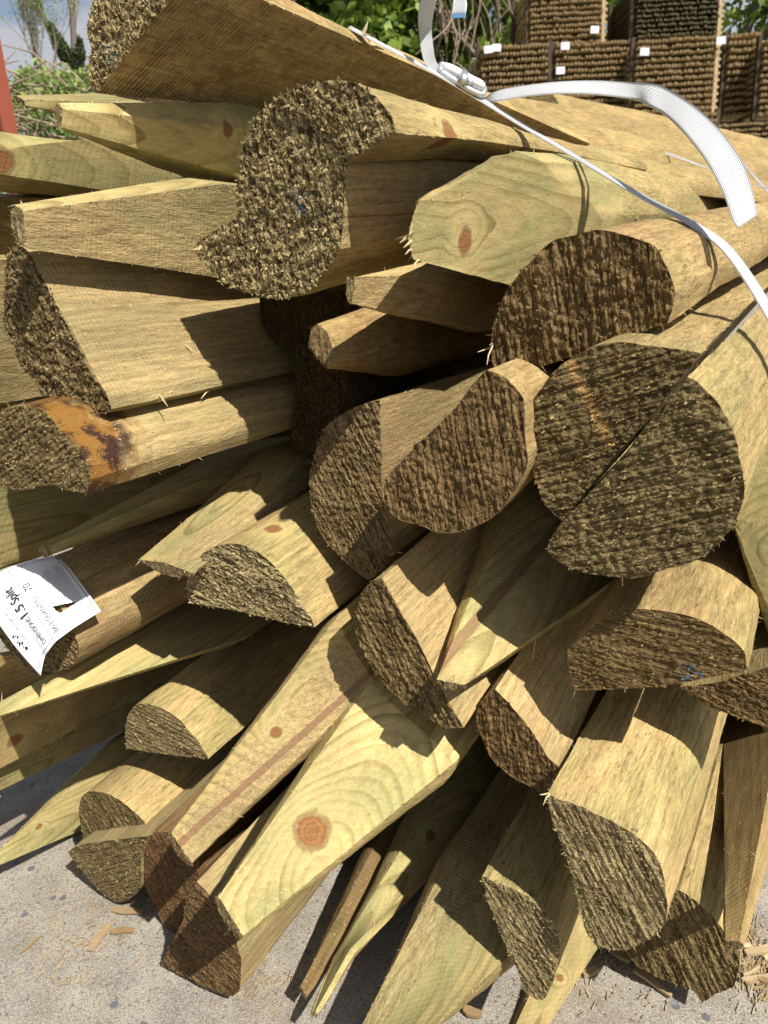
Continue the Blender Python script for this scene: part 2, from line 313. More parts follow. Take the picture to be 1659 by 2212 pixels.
def post(label, vp, d, rings, kinds, L=1.5, bulge=0.0, knots=(), tone=.5, red=.12, endtone=.2, endred=0.0, saw=0.0, bark=-.2, resin=0.0,
         ridge=90, rough=1.0, chunk=1.0, flakes=1.0, nvp=None, paint=None, seed=None, name='split_post', group='split timber posts in the strapped bale', hairs=1.0, pd=.9, lum=None, kinds2=None, planar=None, streak=None, scar=None, at=None, pith_off=(0, 0)):
    A = ray(vp).normalized(); A = A.normalized()
    N = ray(nvp).normalized() if nvp else A
    r0 = [T(rings[0][0], q) for q in rings[0][1]]
    c0 = Vector((sum(q[0] for q in r0) / len(r0), sum(q[1] for q in r0) / len(r0)))
    O = P(c0, d)
    if at: B_ = P(T(at[0], (at[1], at[2])), d); r_ = ray(c0); O = CL + r_ * ((B_ - CL).dot(N) / r_.dot(N))
    X = A.cross(Vector((0, 0, 1))).normalized(); Y = A.cross(X).normalized() * -1
    X = Y.cross(A)
    M3 = Matrix((X, Y, A)).transposed(); MW = Matrix.Translation(O) @ M3.to_4x4(); MI = MW.inverted()
    rl = []; smax = 0
    for i, rg in enumerate(rings):
        if rg[0] == 'scale':              # (scale, s, factor, pivot vertex): the same outline, tapering along the post
            s = rg[1]; smax = s; pv = rl[0][rg[3]]; rl.append([Vector((pv.x + (q.x - pv.x) * rg[2], pv.y + (q.y - pv.y) * rg[2], q.z + s)) for q in rl[0]]); continue
        pp = [T(rg[0], q) for q in rg[1]]; ds = [q[2] if len(q) > 2 else 0 for q in rg[1]]
        if i == 0: s = 0.0; NN = N
        else:
            NN = A
            if len(rg) > 2: s = rg[2]
            else:                                   # station where the post's axis passes closest to this ring's centre
                cc = Vector((sum(q[0] for q in pp) / len(pp), sum(q[1] for q in pp) / len(pp)))
                r = ray(cc); w = O - CL; a_, b_, c_ = 1.0, A.dot(r), r.dot(r); d_, e_ = A.dot(w), r.dot(w)
                s = (b_ * e_ - c_ * d_) / (a_ * c_ - b_ * b_)
                s = max(s, smax + .01)
        smax = max(smax, s); loc = []
        for q, dd in zip(pp, ds):
            r = ray(q); B = O + A * (s + dd); t = (B - CL).dot(NN) / r.dot(NN); loc.append(MI @ (CL + r * t))
        rl.append(loc)
    flat = len(rl) == 1 or rings[1][0] == 'scale'
    if planar:                         # bring the corners of a sawn facet onto one plane
        i0, i1, i2, ids = planar; pa, pb, pc = MW @ rl[0][i0], MW @ rl[0][i1], MW @ rl[1][i2]; nn_ = (pb - pa).cross(pc - pa)
        for lv in (0, 1):
            for q in ids: w_ = MW @ rl[lv][q] - CL; rl[lv][q] = MI @ (CL + w_ * ((pa - CL).dot(nn_) / w_.dot(nn_)))
    if flat: seg = .0035
    else: seg = .004
    big = rl[-1]
    _, ks, cn = resample([(q.x, q.y) for q in big], kinds, 0 if flat else bulge, seg)
    RR = []
    for loc in rl:
        xy, _, _ = resample([(q.x, q.y) for q in loc], kinds, 0 if flat else bulge, seg, cn)
        # z by same parametrisation, linear
        zz = []
        for i in range(len(loc)):
            a, b = loc[i].z, loc[(i + 1) % len(loc)].z
            zz += [a + (b - a) * j / cn[i] for j in range(cn[i])]
        RR.append([Vector((p.x, p.y, z)) for p, z in zip(xy, zz)])
    n = len(ks); sd = seed if seed is not None else (hash((round(c0.x), round(c0.y))) % 1000) * .37
    stations = []; ks2 = [c for c, m in zip(kinds2, cn) for _ in range(m)] if kinds2 else ks; nfront = 0
    for i in range(len(RR) - 1):
        D = max((RR[i + 1][j] - RR[i][j]).length for j in range(0, n, 5)); m = max(2, round(D / .006))
        for q in range(m): t = q / m; stations.append([RR[i][j].lerp(RR[i + 1][j], t) for j in range(n)])
    nfront = len(stations); last = RR[-1]; zs = [0.0]; z = 0
    while z < .12: z += .005; zs.append(z)
    while z < .45: z += .012; zs.append(z)
    while z < L: z += .06; zs.append(z)
    zavg = sum(p.z for p in last) / n
    for z in zs:
        k = min(1, z / .05)
        stations.append([Vector((p.x, p.y, p.z * (1 - k) + zavg * k + z)) for p in last])
    ns = len(stations); V = [p for st in stations for p in st]
    Fs = []; mi = []
    cross = sum((RR[-1][j].x * RR[-1][(j + 1) % n].y - RR[-1][(j + 1) % n].x * RR[-1][j].y) for j in range(n))
    for i in range(ns - 1):
        for j in range(n):
            q = (i * n + j, i * n + (j + 1) % n, (i + 1) * n + (j + 1) % n, (i + 1) * n + j)
            Fs.append(q if cross > 0 else q[::-1]); mi.append(KM[(ks if i < nfront or not kinds2 else ks2)[j]])
    back = tuple((ns - 1) * n + j for j in range(n)); Fs.append(back if cross > 0 else back[::-1]); mi.append(1)
    # surface relief
    va = np.array([tuple(v) for v in V]); fq = np.array([f for f in Fs[:-1]])
    e1 = va[fq[:, 2]] - va[fq[:, 0]]; e2 = va[fq[:, 3]] - va[fq[:, 1]]; fn = np.cross(e1, e2)
    vn = np.zeros_like(va)
    for c in range(4): np.add.at(vn, fq[:, c], fn)
    vn /= (np.linalg.norm(vn, axis=1, keepdims=True) + 1e-12)
    for i in range(len(V)):
        p = V[i]; k = (ks if i // n <= nfront or not kinds2 else ks2)[i % n]; w = Vector((p.x * 22 + sd, p.y * 22, p.z * 7)); w2 = Vector((p.x * 170 + sd, p.y * 170, p.z * 38))
        a1, a2 = {'r': (.0022, .0007), 'f': (.0008, .0005), 'c': (.0007, .0002)}[k]
        if not flat and i < n: a1 *= .3
        h = a1 * noise.noise(w) + a2 * noise.noise(w2)
        V[i] = p + Vector(vn[i]) * h
        if i < n: V[i].z += .0009 * noise.noise(Vector((p.x * 700, p.y * 700, sd)))
    root = mesh_obj(name, V, Fs, [M_BARK, M_SAWN, M_CUT], midx=mi, smooth=True)
    try: root.data.set_sharp_from_angle(angle=math.radians(28))
    except Exception: pass
    root.matrix_world = MW
    tag(root, label, 'timber post', group)
    # ---- the sawn end: a dense, torn cap
    ring = V[:n]; xy = [Vector((p.x, p.y)) for p in ring]
    Am = np.array([[p.x, p.y, 1] for p in ring]); zf = np.linalg.lstsq(Am, np.array([p.z for p in ring]), rcond=None)[0]
    xs = [p.x for p in xy]; ys = [p.y for p in xy]
    g = .0013 if flat else .0018
    pts = []
    x = min(xs)
    def inside(q):
        c = False
        for i in range(len(xy)):
            a, b = xy[i], xy[i - 1]
            if (a.y > q[1]) != (b.y > q[1]) and q[0] < (b.x - a.x) * (q[1] - a.y) / (b.y - a.y) + a.x: c = not c
        return c
    row = 0
    while x < max(xs):
        ins = sorted(a.y + (x - a.x) / (b.x - a.x) * (b.y - a.y) for a, b in zip(xy, xy[1:] + xy[:1]) if (a.x > x) != (b.x > x))
        for u, v in zip(ins[::2], ins[1::2]):
            y = u + g * .6 + (row % 2) * g * .4
            while y < v - g * .5: pts.append(Vector((x + random.uniform(-.2, .2) * g, y + random.uniform(-.2, .2) * g))); y += g
        x += g * .87; row += 1
    vv, ee, ff, *_ = delaunay_2d_cdt(xy + pts, [(i, (i + 1) % n) for i in range(n)], [], 1, 1e-7)
    th = math.radians(ridge); cx, sx = math.cos(th), math.sin(th)
    EV = []
    for i, p in enumerate(vv):
        z = zf[0] * p.x + zf[1] * p.y + zf[2]
        if i < n and (p - xy[i]).length < 1e-5: EV.append(ring[i].copy()); continue
        q = -p.x * sx + p.y * cx; al = p.x * cx + p.y * sx
        h = .00095 * noise.noise(Vector((q * 560, al * 30, sd))) * (1.6 - chunk * .5) + (.0005 + .0005 * chunk) * noise.noise(Vector((p.x * 260, p.y * 260, sd + 3))) * chunk
        h += .0011 * noise.noise(Vector((p.x * 55, p.y * 55, sd + 9))) + .0007 * chunk * noise.noise(Vector((q * 900, al * 350, sd)))
        EV.append(Vector((p.x, p.y, z + h * rough * 1.25)))
    EF = []; tn = []
    for f in ff:
        a, b, c = (EV[i] for i in f[:3]); up = (b - a).cross(c - a).z
        EF.append(tuple(f) if up < 0 else tuple(f)[::-1])
        m = (a + b + c) / 3; tn.append(.5 + .22 * noise.noise(Vector((m.x * 420, m.y * 420, sd))))
    # torn fibres standing off the face
    area = abs(sum((xy[j].x * xy[(j + 1) % n].y - xy[(j + 1) % n].x * xy[j].y) for j in range(n))) / 2
    nf = int(area * 1e6 * (.075 if chunk <= 1.1 else .22) * flakes)
    base = len(vv)
    for _ in range(nf):
        p = EV[base - 1 - int(random.random() * max(1, base - n))] if base > n else random.choice(ring)
        a = th + random.gauss(0, .55 + .5 * (chunk > 1.2)); l = random.uniform(.0008, .0030) * (.75 + .22 * chunk); w = random.uniform(.0003, .0010) * (.6 + .4 * chunk)
        o = Vector((p.x + random.uniform(-g, g), p.y + random.uniform(-g, g), p.z))
        dv = Vector((math.cos(a), math.sin(a), -random.uniform(.0, .60))).normalized(); sd_ = dv.cross(Vector((0, 0, 1))).normalized()
        k = len(EV); lift = Vector((0, 0, -.0004))
        EV += [o + sd_ * w + lift, o - sd_ * w + lift, o + dv * l - sd_ * w * .6 + lift, o + dv * l + sd_ * w * .2 + lift]
        EF.append((k, k + 1, k + 2, k + 3)); tn.append(min(1.6, max(.05, random.gauss(.66, .36))))
    # splinters round the rim
    for _ in range(int(n * .38 * hairs)):
        i = random.randrange(n); p = ring[i]; q = ring[(i + 1) % n]; o = p.lerp(q, random.random())
        c = Vector((sum(xs) / n, sum(ys) / n, p.z)); out = (o - c); out.z = 0; out.normalize()
        dv = (out * random.uniform(.1, 1) + Vector((random.gauss(0, .4), random.gauss(0, .4), -random.uniform(.1, 1.2)))).normalized()
        l = random.uniform(.0008, .0026) if random.random() < .85 else random.uniform(.003, .006); sd_ = dv.cross(Vector((random.random(), random.random(), .3))).normalized() * random.uniform(.00018, .0005)
        k = len(EV); EV += [o + sd_, o - sd_, o + dv * l]; EF.append((k, k + 1, k + 2)); tn.append(random.uniform(.4, 1.1))
    hg = []
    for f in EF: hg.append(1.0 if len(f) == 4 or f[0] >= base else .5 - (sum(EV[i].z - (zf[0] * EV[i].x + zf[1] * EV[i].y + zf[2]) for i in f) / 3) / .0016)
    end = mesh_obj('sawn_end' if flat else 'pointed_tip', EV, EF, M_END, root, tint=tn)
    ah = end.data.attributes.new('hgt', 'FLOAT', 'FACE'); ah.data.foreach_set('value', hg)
    # ---- loose fibres along the sawn edges
    HV = []; HF = []; ht = []
    edges = [j for j in range(n) if ks[j] != ks[j - 1] or (ks[j] != 'r' and (j in np.cumsum([0] + cn)[:-1]))]
    nst = min(ns - 1, sum(1 for st in stations if st[0].z < .42))
    if edges:
        for _ in range(int(90 * hairs)):
            j = random.choice(edges); i = random.randrange(max(1, nst)); o = V[i * n + j].lerp(V[(i + 1) * n + j], random.random())
            nn = Vector(vn[i * n + j]); s_ = random.choice((-1, 1, -1))
            dv = (nn * random.uniform(.1, .7) + Vector((random.gauss(0, .35), random.gauss(0, .35), s_ * random.uniform(.2, 1)))).normalized()
            l = random.uniform(.001, .005) if random.random() < .93 else random.uniform(.005, .008); sd_ = dv.cross(nn).normalized() * random.uniform(.00015, .00045)
            k = len(HV); HV += [o + sd_, o - sd_, o + dv * l]; HF.append((k, k + 1, k + 2)); ht.append(random.random())
        # short fibres lying on the faces
        for _ in range(int(260 * hairs)):
            i = random.randrange(max(1, nst)); j = random.randrange(n); o = V[i * n + j]; nn = Vector(vn[i * n + j])
            t = (V[(i + 1) * n + j] - o).normalized(); dv = (t * random.choice((-1, 1)) + nn * random.uniform(0, .35) + nn.cross(t) * random.gauss(0, .35)).normalized()
            l = random.uniform(.001, .004) if random.random() < .95 else random.uniform(.004, .007); sd_ = dv.cross(nn).normalized() * random.uniform(.00012, .00035)
            k = len(HV); HV += [o + sd_ + nn * .0003, o - sd_ + nn * .0003, o + dv * l + nn * .0003]; HF.append((k, k + 1, k + 2)); ht.append(random.random() ** .6)
        mesh_obj('loose_fibres', HV, HF, M_HAIR, root, tint=ht)['kind'] = 'stuff'
    # ---- per-post looks
    bvh = BVHTree.FromPolygons([MW @ v for v in V], Fs); BV.append(bvh)
    # pith: middle of the sawn face, a touch inside
    pi = Vector((0, 0, 0)); fj = [j for j in range(n) if ks[j] == 'f']
    if fj and flat: pi = sum((RR[-1][j] for j in fj), Vector()) / len(fj)
    else: pi = sum(RR[-1], Vector()) / n
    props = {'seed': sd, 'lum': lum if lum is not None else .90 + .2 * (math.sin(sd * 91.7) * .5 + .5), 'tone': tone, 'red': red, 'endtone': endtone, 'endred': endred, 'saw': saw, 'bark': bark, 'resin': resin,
             'pith': [pi.x * pd + pith_off[0], pi.y * pd + pith_off[1], 0.0], 'knot_r': 0.0, 'paint': 0.0, 'rc': cx, 'rs': sx, 'st_w': 0.0, 'sc': 0.0}
    if knots:
        kn = knots; q = T(kn[0], (kn[1], kn[2])); r = ray(q).normalized(); hit = bvh.ray_cast(CL, r)
        if hit[0] is not None:
            lo = MI @ hit[0]; nl = M3.transposed() @ hit[1]
            di = (nl + Vector((0, 0, -.25))).normalized()
            props.update(knot_at=[*lo], knot_dir=[*di], knot_r=kn[3])
    if streak:                          # a heart line seen on the sawn face: two survey points and a half width
        pq = []
        for q in (streak[1], streak[2]):
            h_ = bvh.ray_cast(CL, ray(T(streak[0], q)).normalized())
            if h_[0] is not None: pq.append((MI @ h_[0], M3.transposed() @ h_[1]))
        if len(pq) == 2: nn_ = (pq[1][0] - pq[0][0]).cross(pq[0][1]).normalized(); props.update(st_at=[*pq[0][0]], st_n=[*nn_], st_w=streak[3])
    if scar:
        pq = []
        for q in (scar[1], scar[2]):
            r_ = ray(T(scar[0], q)); t_ = (O - CL).dot(N) / r_.dot(N); pq.append(MI @ (CL + r_ * t_))
        dd_ = pq[1] - pq[0]; props.update(sc=1.0, sc_at=[*((pq[0] + pq[1]) / 2)], sc_n=[*Vector((-dd_.y, dd_.x, 0)).normalized()])
    if paint:
        q = T(paint[0], (paint[1], paint[2])); r = ray(q); t = (O - CL).dot(N) / r.dot(N); lo = MI @ (CL + r * t); props.update(paint=1.0, paint_at=[*lo])
    for o in [root] + [c for c in (end,)]:
        for k, v in props.items(): o[k] = v
    if DEBUG:
        w_ = max((a - b).length for a in RR[-1][::4] for b in RR[-1][::4]); zmin = min((MW @ v).z for v in V[:n * max(1, ns // 2)])
        print('POST %-62s width %.3f  zmin %.3f d %.2f' % (label[:62], w_, zmin, d))
    return root
DEBUG = False
# ------------------------------------------------------------------ the yard and what stands behind
def ground_mat():
    g = G('exposed_aggregate_concrete'); co = g.co()
    big = g.noise(co, 3.0, 4, .6); mid = g.noise(co, 22, 5, .65)
    v1 = g.vor(co, 210); v2 = g.vor(co, 95); v3 = g.vor(co, 480)
    base = g.mix(g.map(mid, .3, .7), (.21, .19, .155), (.33, .30, .25))
    fine = g.noise(co, 620, 3, .8)
    base = g.mix(g.map(fine, .47, .36, 0, .85), base, (.10, .09, .075)); base = g.mix(g.map(fine, .55, .64, 0, .8), base, (.56, .53, .46))
    def pebbles(v, thr, rad, base, cols):
        sel = g.m_('GREATER_THAN', g.node('SeparateColor', {0: v.outputs['Color']}).outputs[0], thr)
        m = g.m_('MULTIPLY', sel, g.map(v.outputs['Distance'], rad, rad * .82))
        rmp = g.node('ValToRGB', {0: g.node('SeparateColor', {0: v.outputs['Color']}).outputs[1]}); cr = rmp.color_ramp; cr.interpolation = 'CONSTANT'
        cr.elements[0].color = (*cols[0], 1); cr.elements[1].position = .25; cr.elements[1].color = (*cols[1], 1)
        for i, c in enumerate(cols[2:]): e = cr.elements.new(.5 + .25 * i); e.color = (*c, 1)
        return g.mix(m, base, rmp.outputs[0]), m
    cols = [(.20, .165, .13), (.17, .155, .135), (.34, .27, .20), (.10, .095, .09)]
    b0_ = base; base, m3 = pebbles(v3, .42, .42, base, cols); base, m1 = pebbles(v1, .55, .36, base, cols); base = g.mix(.35, base, b0_); base, m2 = pebbles(v2, .90, .42, base, [(.19, .19, .19), (.27, .22, .18), (.22, .20, .20), (.12, .12, .13)])
    st = g.noise(g.scale3(co, (9, 5, 1)), 1.0, 5, .7)
    base = g.mix(g.map(st, .50, .70, 0, .6), base, (.20, .13, .075))
    base = g.mix(g.map(g.noise(co, 5.5, 4, .7), .60, .74, 0, .5), base, (.11, .10, .085))
    h = g.m_('ADD', g.m_('MULTIPLY', fine, .5), g.m_('ADD', g.m_('MULTIPLY', m1, .25), g.m_('MULTIPLY', m3, .15)))
    return g.fin(base, .85, .25, h, .0012)
def plane(name, x0, y0, x1, y1, z, mat, nx=1, ny=1, kind='structure'):
    v = [(x0 + (x1 - x0) * i / nx, y0 + (y1 - y0) * j / ny, z) for j in range(ny + 1) for i in range(nx + 1)]
    f = [(j * (nx + 1) + i, j * (nx + 1) + i + 1, (j + 1) * (nx + 1) + i + 1, (j + 1) * (nx + 1) + i) for j in range(ny) for i in range(nx)]
    o = mesh_obj(name, v, f, mat); o['kind'] = kind; return o
plane('concrete_yard', -30, -12, 40, 26, 0, ground_mat())
def grass_mat():
    g = G('rough_grass'); co = g.co()
    return g.fin(g.mix(g.noise(co, 1.2, 5, .7), (.06, .10, .025), (.16, .17, .05)), .9, .1)
M_GRASS = grass_mat()
plane('field', -200, -100, 200, 300, -.02, M_GRASS)
# grassy bank at the left, in front of the open sky
bv = []; nb = 40
for j in range(9):
    for i in range(nb + 1):
        x = -34 + i * .75; y = 15 + j * 2.2; t = j / 8
        z = 4.4 * math.sin(t * math.pi * .62) ** 1.1 * (1 + .10 * noise.noise(Vector((x * .35, y * .2, 0)))) * (1.02 - .012 * (x + 34)) + .25 * noise.noise(Vector((x, y, 4)))
        bv.append((x, y, z if j else -.1))
bf = [(j * (nb + 1) + i, j * (nb + 1) + i + 1, (j + 1) * (nb + 1) + i + 1, (j + 1) * (nb + 1) + i) for j in range(8) for i in range(nb)]
o = mesh_obj('grassy_bank', bv, bf, M_GRASS, smooth=True); o['kind'] = 'structure'

def leaf_mat(name, c1, c2, c3):
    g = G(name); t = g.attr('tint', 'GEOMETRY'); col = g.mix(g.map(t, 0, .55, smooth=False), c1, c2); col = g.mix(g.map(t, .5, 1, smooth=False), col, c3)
    tr = g.node('BsdfTranslucent', {0: col}); g.fin(col, .55, .3)
    mx = g.node('MixShader', {0: .3, 1: g.b.outputs[0], 2: tr.outputs[0]}); g.t.links.new(mx.outputs[0], g.out.inputs[0]); return g.m
M_LEAF = leaf_mat('spring_leaves', (.055, .11, .018), (.17, .26, .04), (.42, .50, .10))
M_IVY = leaf_mat('ivy_leaves', (.03, .045, .015), (.06, .085, .03), (.13, .15, .06))
M_BUSH = leaf_mat('hedge_leaves', (.08, .15, .03), (.20, .29, .07), (.40, .46, .15))
M_TWIG = simple('twig_bark', (.23, .19, .16), .9, .1, .2, 8)
M_DRY = simple('dry_stems', (.33, .26, .18), .9, .1, .3, 5)
def leaves(name, cens, n, size, mat, parent, k=.55, kind=None):
    cens = np.array(cens); w = cens[:, 3] ** 2; w = w / w.sum()
    idx = rng.choice(len(cens), n, p=w); d = rng.normal(size=(n, 3)); d /= np.linalg.norm(d, axis=1, keepdims=True)
    r = cens[idx, 3] * (rng.random(n) ** k); pos = cens[idx, :3] + d * r[:, None] * np.array([1, 1, .8])
    a = rng.normal(size=(n, 3)); a /= np.linalg.norm(a, axis=1, keepdims=True); b = np.cross(a, rng.normal(size=(n, 3))); b /= np.linalg.norm(b, axis=1, keepdims=True)
    s = size * (.5 + rng.random(n))[:, None]; a *= s; b *= s * .6
    v = np.stack([pos - a, pos + b, pos + a, pos - b], 1).reshape(-1, 3)
    me = bpy.data.meshes.new(name); me.vertices.add(4 * n); me.vertices.foreach_set('co', v.ravel()); me.loops.add(4 * n); me.loops.foreach_set('vertex_index', np.arange(4 * n))
    me.polygons.add(n); me.polygons.foreach_set('loop_start', np.arange(0, 4 * n, 4)); me.polygons.foreach_set('loop_total', np.full(n, 4)); me.materials.append(mat); me.update(calc_edges=True)
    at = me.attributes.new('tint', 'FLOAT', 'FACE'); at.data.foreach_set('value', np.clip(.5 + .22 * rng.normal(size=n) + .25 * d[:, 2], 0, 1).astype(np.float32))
    o = link(bpy.data.objects.new(name, me), parent)
    if kind: o['kind'] = kind
    return o
def grow(mb, p, d, l, r, depth, tips, spread=.5, up=.15):
    pts = [p]; q = p.copy(); dd = d.copy(); m = 4
    for i in range(m):
        dd = (dd + Vector((random.gauss(0, .10), random.gauss(0, .10), up * .25))).normalized(); q = q + dd * l / m; pts.append(q.copy())
    mb.tube(pts, [r * (1 - .4 * i / m) for i in range(m + 1)], 5 if r > .02 else 3, cap=False)
    tips.append((*q, l))
    if depth:
        for c in range(random.choice((2, 3, 3)) if depth > 1 else 3):
            s = pts[random.choice((2, 3, 4))]; nd = (dd + Vector((random.gauss(0, spread), random.gauss(0, spread), random.gauss(0, spread * .5) + up))).normalized()
            grow(mb, s, nd, l * random.uniform(.6, .82), r * .55, depth - 1, tips, spread, up)
def tree(name, label, loc, h, n, size, mat, blobs, lean=0, group='leafy trees along the yard edge'):
    root = empty(name, loc); tag(root, label, 'tree', group)
    mb = MB(); tips = []
    grow(mb, Vector((0, 0, -.1)), Vector((lean, 0, 1)).normalized(), h * .42, h * .022, 4, tips, .5, .2)
    mb.build('trunk', M_TWIG, root)
    cs = [(random.uniform(-1, 1) * blobs[0], random.uniform(-1, 1) * blobs[0] * .7, h * random.uniform(blobs[2], 1.0), blobs[1] * random.uniform(.5, 1.1)) for _ in range(26)]
    leaves('crown', cs, n, size, mat, root)
    return root
def base_at(px, dist):                # ground point seen in the direction of a survey column at a distance
    r = ray((px, 600)); r.z = 0; r.normalize(); return Vector((r.x * dist, r.y * dist, 0))
def zat(px, dist):                   # height at which a survey point is seen at a given distance
    r = ray(px); return CL.z + r.z / math.hypot(r.x, r.y) * dist
def put_tree(px, dist, label, h, n=11000, size=.10, mat=None, bl=(1.7, 1.0, .18), **k):
    return tree('leafy_tree', label, base_at(px, dist), h, n, size, mat or M_LEAF, bl, **k)
put_tree(720, 15.5, 'bright green leafy tree directly behind the topmost post', 7.6, bl=(1.5, 1.0, .2))
put_tree(860, 17, 'dark gapped leafy tree left of the upright strap end', 9.5, n=13000)
put_tree(985, 15, 'leafy tree seen between the two strap ends and the stacked bales', 8.2)
put_tree(1120, 18.5, 'leafy tree tight against the left side of the upper bale stack', 10.5)
put_tree(1355, 21, 'leafy tree showing in the slot between the two uppermost bales', 12, n=9000)
put_tree(1620, 22, 'leafy tree behind the bales at the top right corner', 13, n=12000, bl=(2.6, 1.5, .15))
put_tree(1780, 20, 'leafy tree mostly outside the right edge of the view', 12, n=7000)
# ivy-clad bare tree
iz = zat((150, 172), 24); it = zat((112, 48), 24) - iz
root = empty('ivy_clad_tree', base_at(236, 24)); tag(root, 'bare forked tree with dark ivy up both trunks against the sky', 'tree')
mb = MB(); tips = []
for dx, ln in ((-.36, 1.0), (.20, .8)):
    d0 = Vector((dx, 0, 1)).normalized(); grow(mb, Vector((0, 0, iz)), d0, 2.6 * ln, .10, 5, tips, .42, .12)
mb.tube([(0, 0, 0), (0, 0, iz * .6), (0, 0, iz + .05)], [.24, .2, .15], 8)
mb.build('trunk', M_TWIG, root)
iv = []
for dx, ln in ((-.36, it), (.20, it * .72)):
    for i in range(14):
        t = i / 13; iv.append((dx * ln * t, 0, iz + ln * t * .97,   .21 * (1.05 - abs(t - .6) * 1.1)))
leaves('ivy', iv, 13000, .03, M_IVY, root, .5)
# slender bare tree left of it
bz_ = zat((60, 165), 22)
root = empty('bare_tree', base_at(172, 22)); tag(root, 'slender grey green bare tree close to the red steel upright', 'tree')
mb = MB(); tips = []
for a in range(7): grow(mb, Vector((random.gauss(0, .12), 0, bz_ - .6)), Vector((random.gauss(0, .12), 0, 1)).normalized(), 1.3, .028, 3, tips, .25, .3)
mb.tube([(0, 0, 0), (0, 0, bz_ - .5)], [.12, .08], 6)
mb.build('trunk', M_TWIG, root); leaves('crown', [(t[0], t[1], t[2], .3) for t in tips], 3000, .022, M_BUSH, root)
# hedge and brambles along the bank (nobody could count the plants)
def hedge(name, label, pxs, dist, zr, rad, n, size, mat, cat):
    cs = []
    for i in range(46):
        px = random.uniform(*pxs); b = base_at(px, dist + random.uniform(-1, 1)); cs.append((b.x, b.y, random.uniform(*zr), rad * random.uniform(.5, 1.2)))
    o = leaves(name, cs, n, size, mat, None, .5); o['kind'] = 'stuff'; o['label'] = label; o['category'] = cat; return o
hedge('hedge_foliage', 'fresh green hedge growth along the bank under the ivy tree', (-60, 420), 17.5, (zat((130, 230), 17.5), zat((130, 165), 17.5)), .42, 26000, .042, M_BUSH, 'hedge')
hedge('bramble_foliage', 'green bramble leaves behind the splintered grey point', (-40, 330), 11.5, (1.9, 3.0), .4, 9000, .04, M_BUSH, 'brambles')
hedge('hedge_foliage', 'dark undergrowth at the foot of the leafy trees', (480, 1230), 14.5, (.3, 4.0), .8, 16000, .09, M_LEAF, 'undergrowth')
mb = MB()
for i in range(420):
    b = base_at(random.uniform(-40, 300), 11.2 + random.uniform(-.8, .8)); b.z = random.uniform(1.4, 3.1); d = Vector((random.gauss(0, 1), random.gauss(0, .4), random.gauss(0, .6))).normalized() * random.uniform(.3, .9)
    mid = b + d * .5 + Vector((0, 0, random.uniform(0, .15))); mb.tube([b, mid, b + d], [.012, .010, .006], 4, random.random())
o = mb.build('dead_bramble_stems', M_DRY); tag(o, 'tangle of dead brown bramble stems left of the pile', 'brambles', kind='stuff')
mb = MB()
for i in range(160):
    b = base_at(random.uniform(930, 1130), 14.2 + random.uniform(-.5, .5)); b.z = random.uniform(1.5, 5.5); d = Vector((random.gauss(0, .4), random.gauss(0, .4), random.gauss(.6, .6))).normalized() * random.uniform(.5, 1.4)
    mb.tube([b, b + d * .5 + Vector((.1, 0, 0)), b + d], [.014, .012, .006], 4)
o = mb.build('dead_climber_stems', M_DRY); tag(o, 'pale dead climber stems hanging in the trees by the bales', 'climber', kind='stuff')
# red steel upright (rolled channel) at the left
def red_mat():
    g = G('red_oxide_paint'); co = g.co(); n = g.noise(co, 6, 4, .6)
    return g.fin(g.mix(n, (.19, .042, .020), (.24, .060, .032)), .55, .35)
dR = 4.2; b0 = P((4, 150), dR); bx, by = b0.x, b0.y
mb = MB(); w = .085; az = math.atan2(by, bx) - math.pi / 2; R = Matrix.Rotation(az + math.radians(28), 3, 'Z')
for cx, cy, sx, sy in ((0, 0, w, .010), (-w / 2 + .006, .035, .012, .06), (w / 2 - .006, .035, .012, .06)):
    mb.box(R @ Vector((cx, cy, 0)) + Vector((bx - .02, by, 1.8)), (sx, sy, 3.6), R)
mb.box(R @ Vector((0, .04, 0)) + Vector((bx - .02, by, .006)), (.26, .24, .012), R)
o = mb.build('steel_upright', red_mat()); tag(o, 'red oxide painted steel channel upright at the left edge', 'steel post')

# ---- stacked bales of round posts in frames
M_LOG = None
def log_mats():
    g = G('round_post_side'); co = g.co(); c = g.mix(g.noise(g.scale3(co, (20, 20, 2)), 1, 3), (.32, .23, .115), (.50, .385, .21)); a = g.fin(c, .85, .2)
    g = G('round_post_end'); co = g.co(); c = g.mix(g.noise(co, 30, 3), (.07, .045, .022), (.30, .215, .11)); b = g.fin(c, .85, .2)
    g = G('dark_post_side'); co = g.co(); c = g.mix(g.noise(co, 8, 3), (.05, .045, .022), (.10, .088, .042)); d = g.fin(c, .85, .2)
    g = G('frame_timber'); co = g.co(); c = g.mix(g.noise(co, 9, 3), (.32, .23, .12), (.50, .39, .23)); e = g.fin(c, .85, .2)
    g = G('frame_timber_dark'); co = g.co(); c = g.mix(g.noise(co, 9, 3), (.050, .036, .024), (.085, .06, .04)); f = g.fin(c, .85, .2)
    return a, b, d, e, f
ML_S, ML_E, ML_D, ML_F, ML_K = log_mats()
M_PAPER = simple('label_paper', (.66, .67, .69), .5, .3, .02, 20)
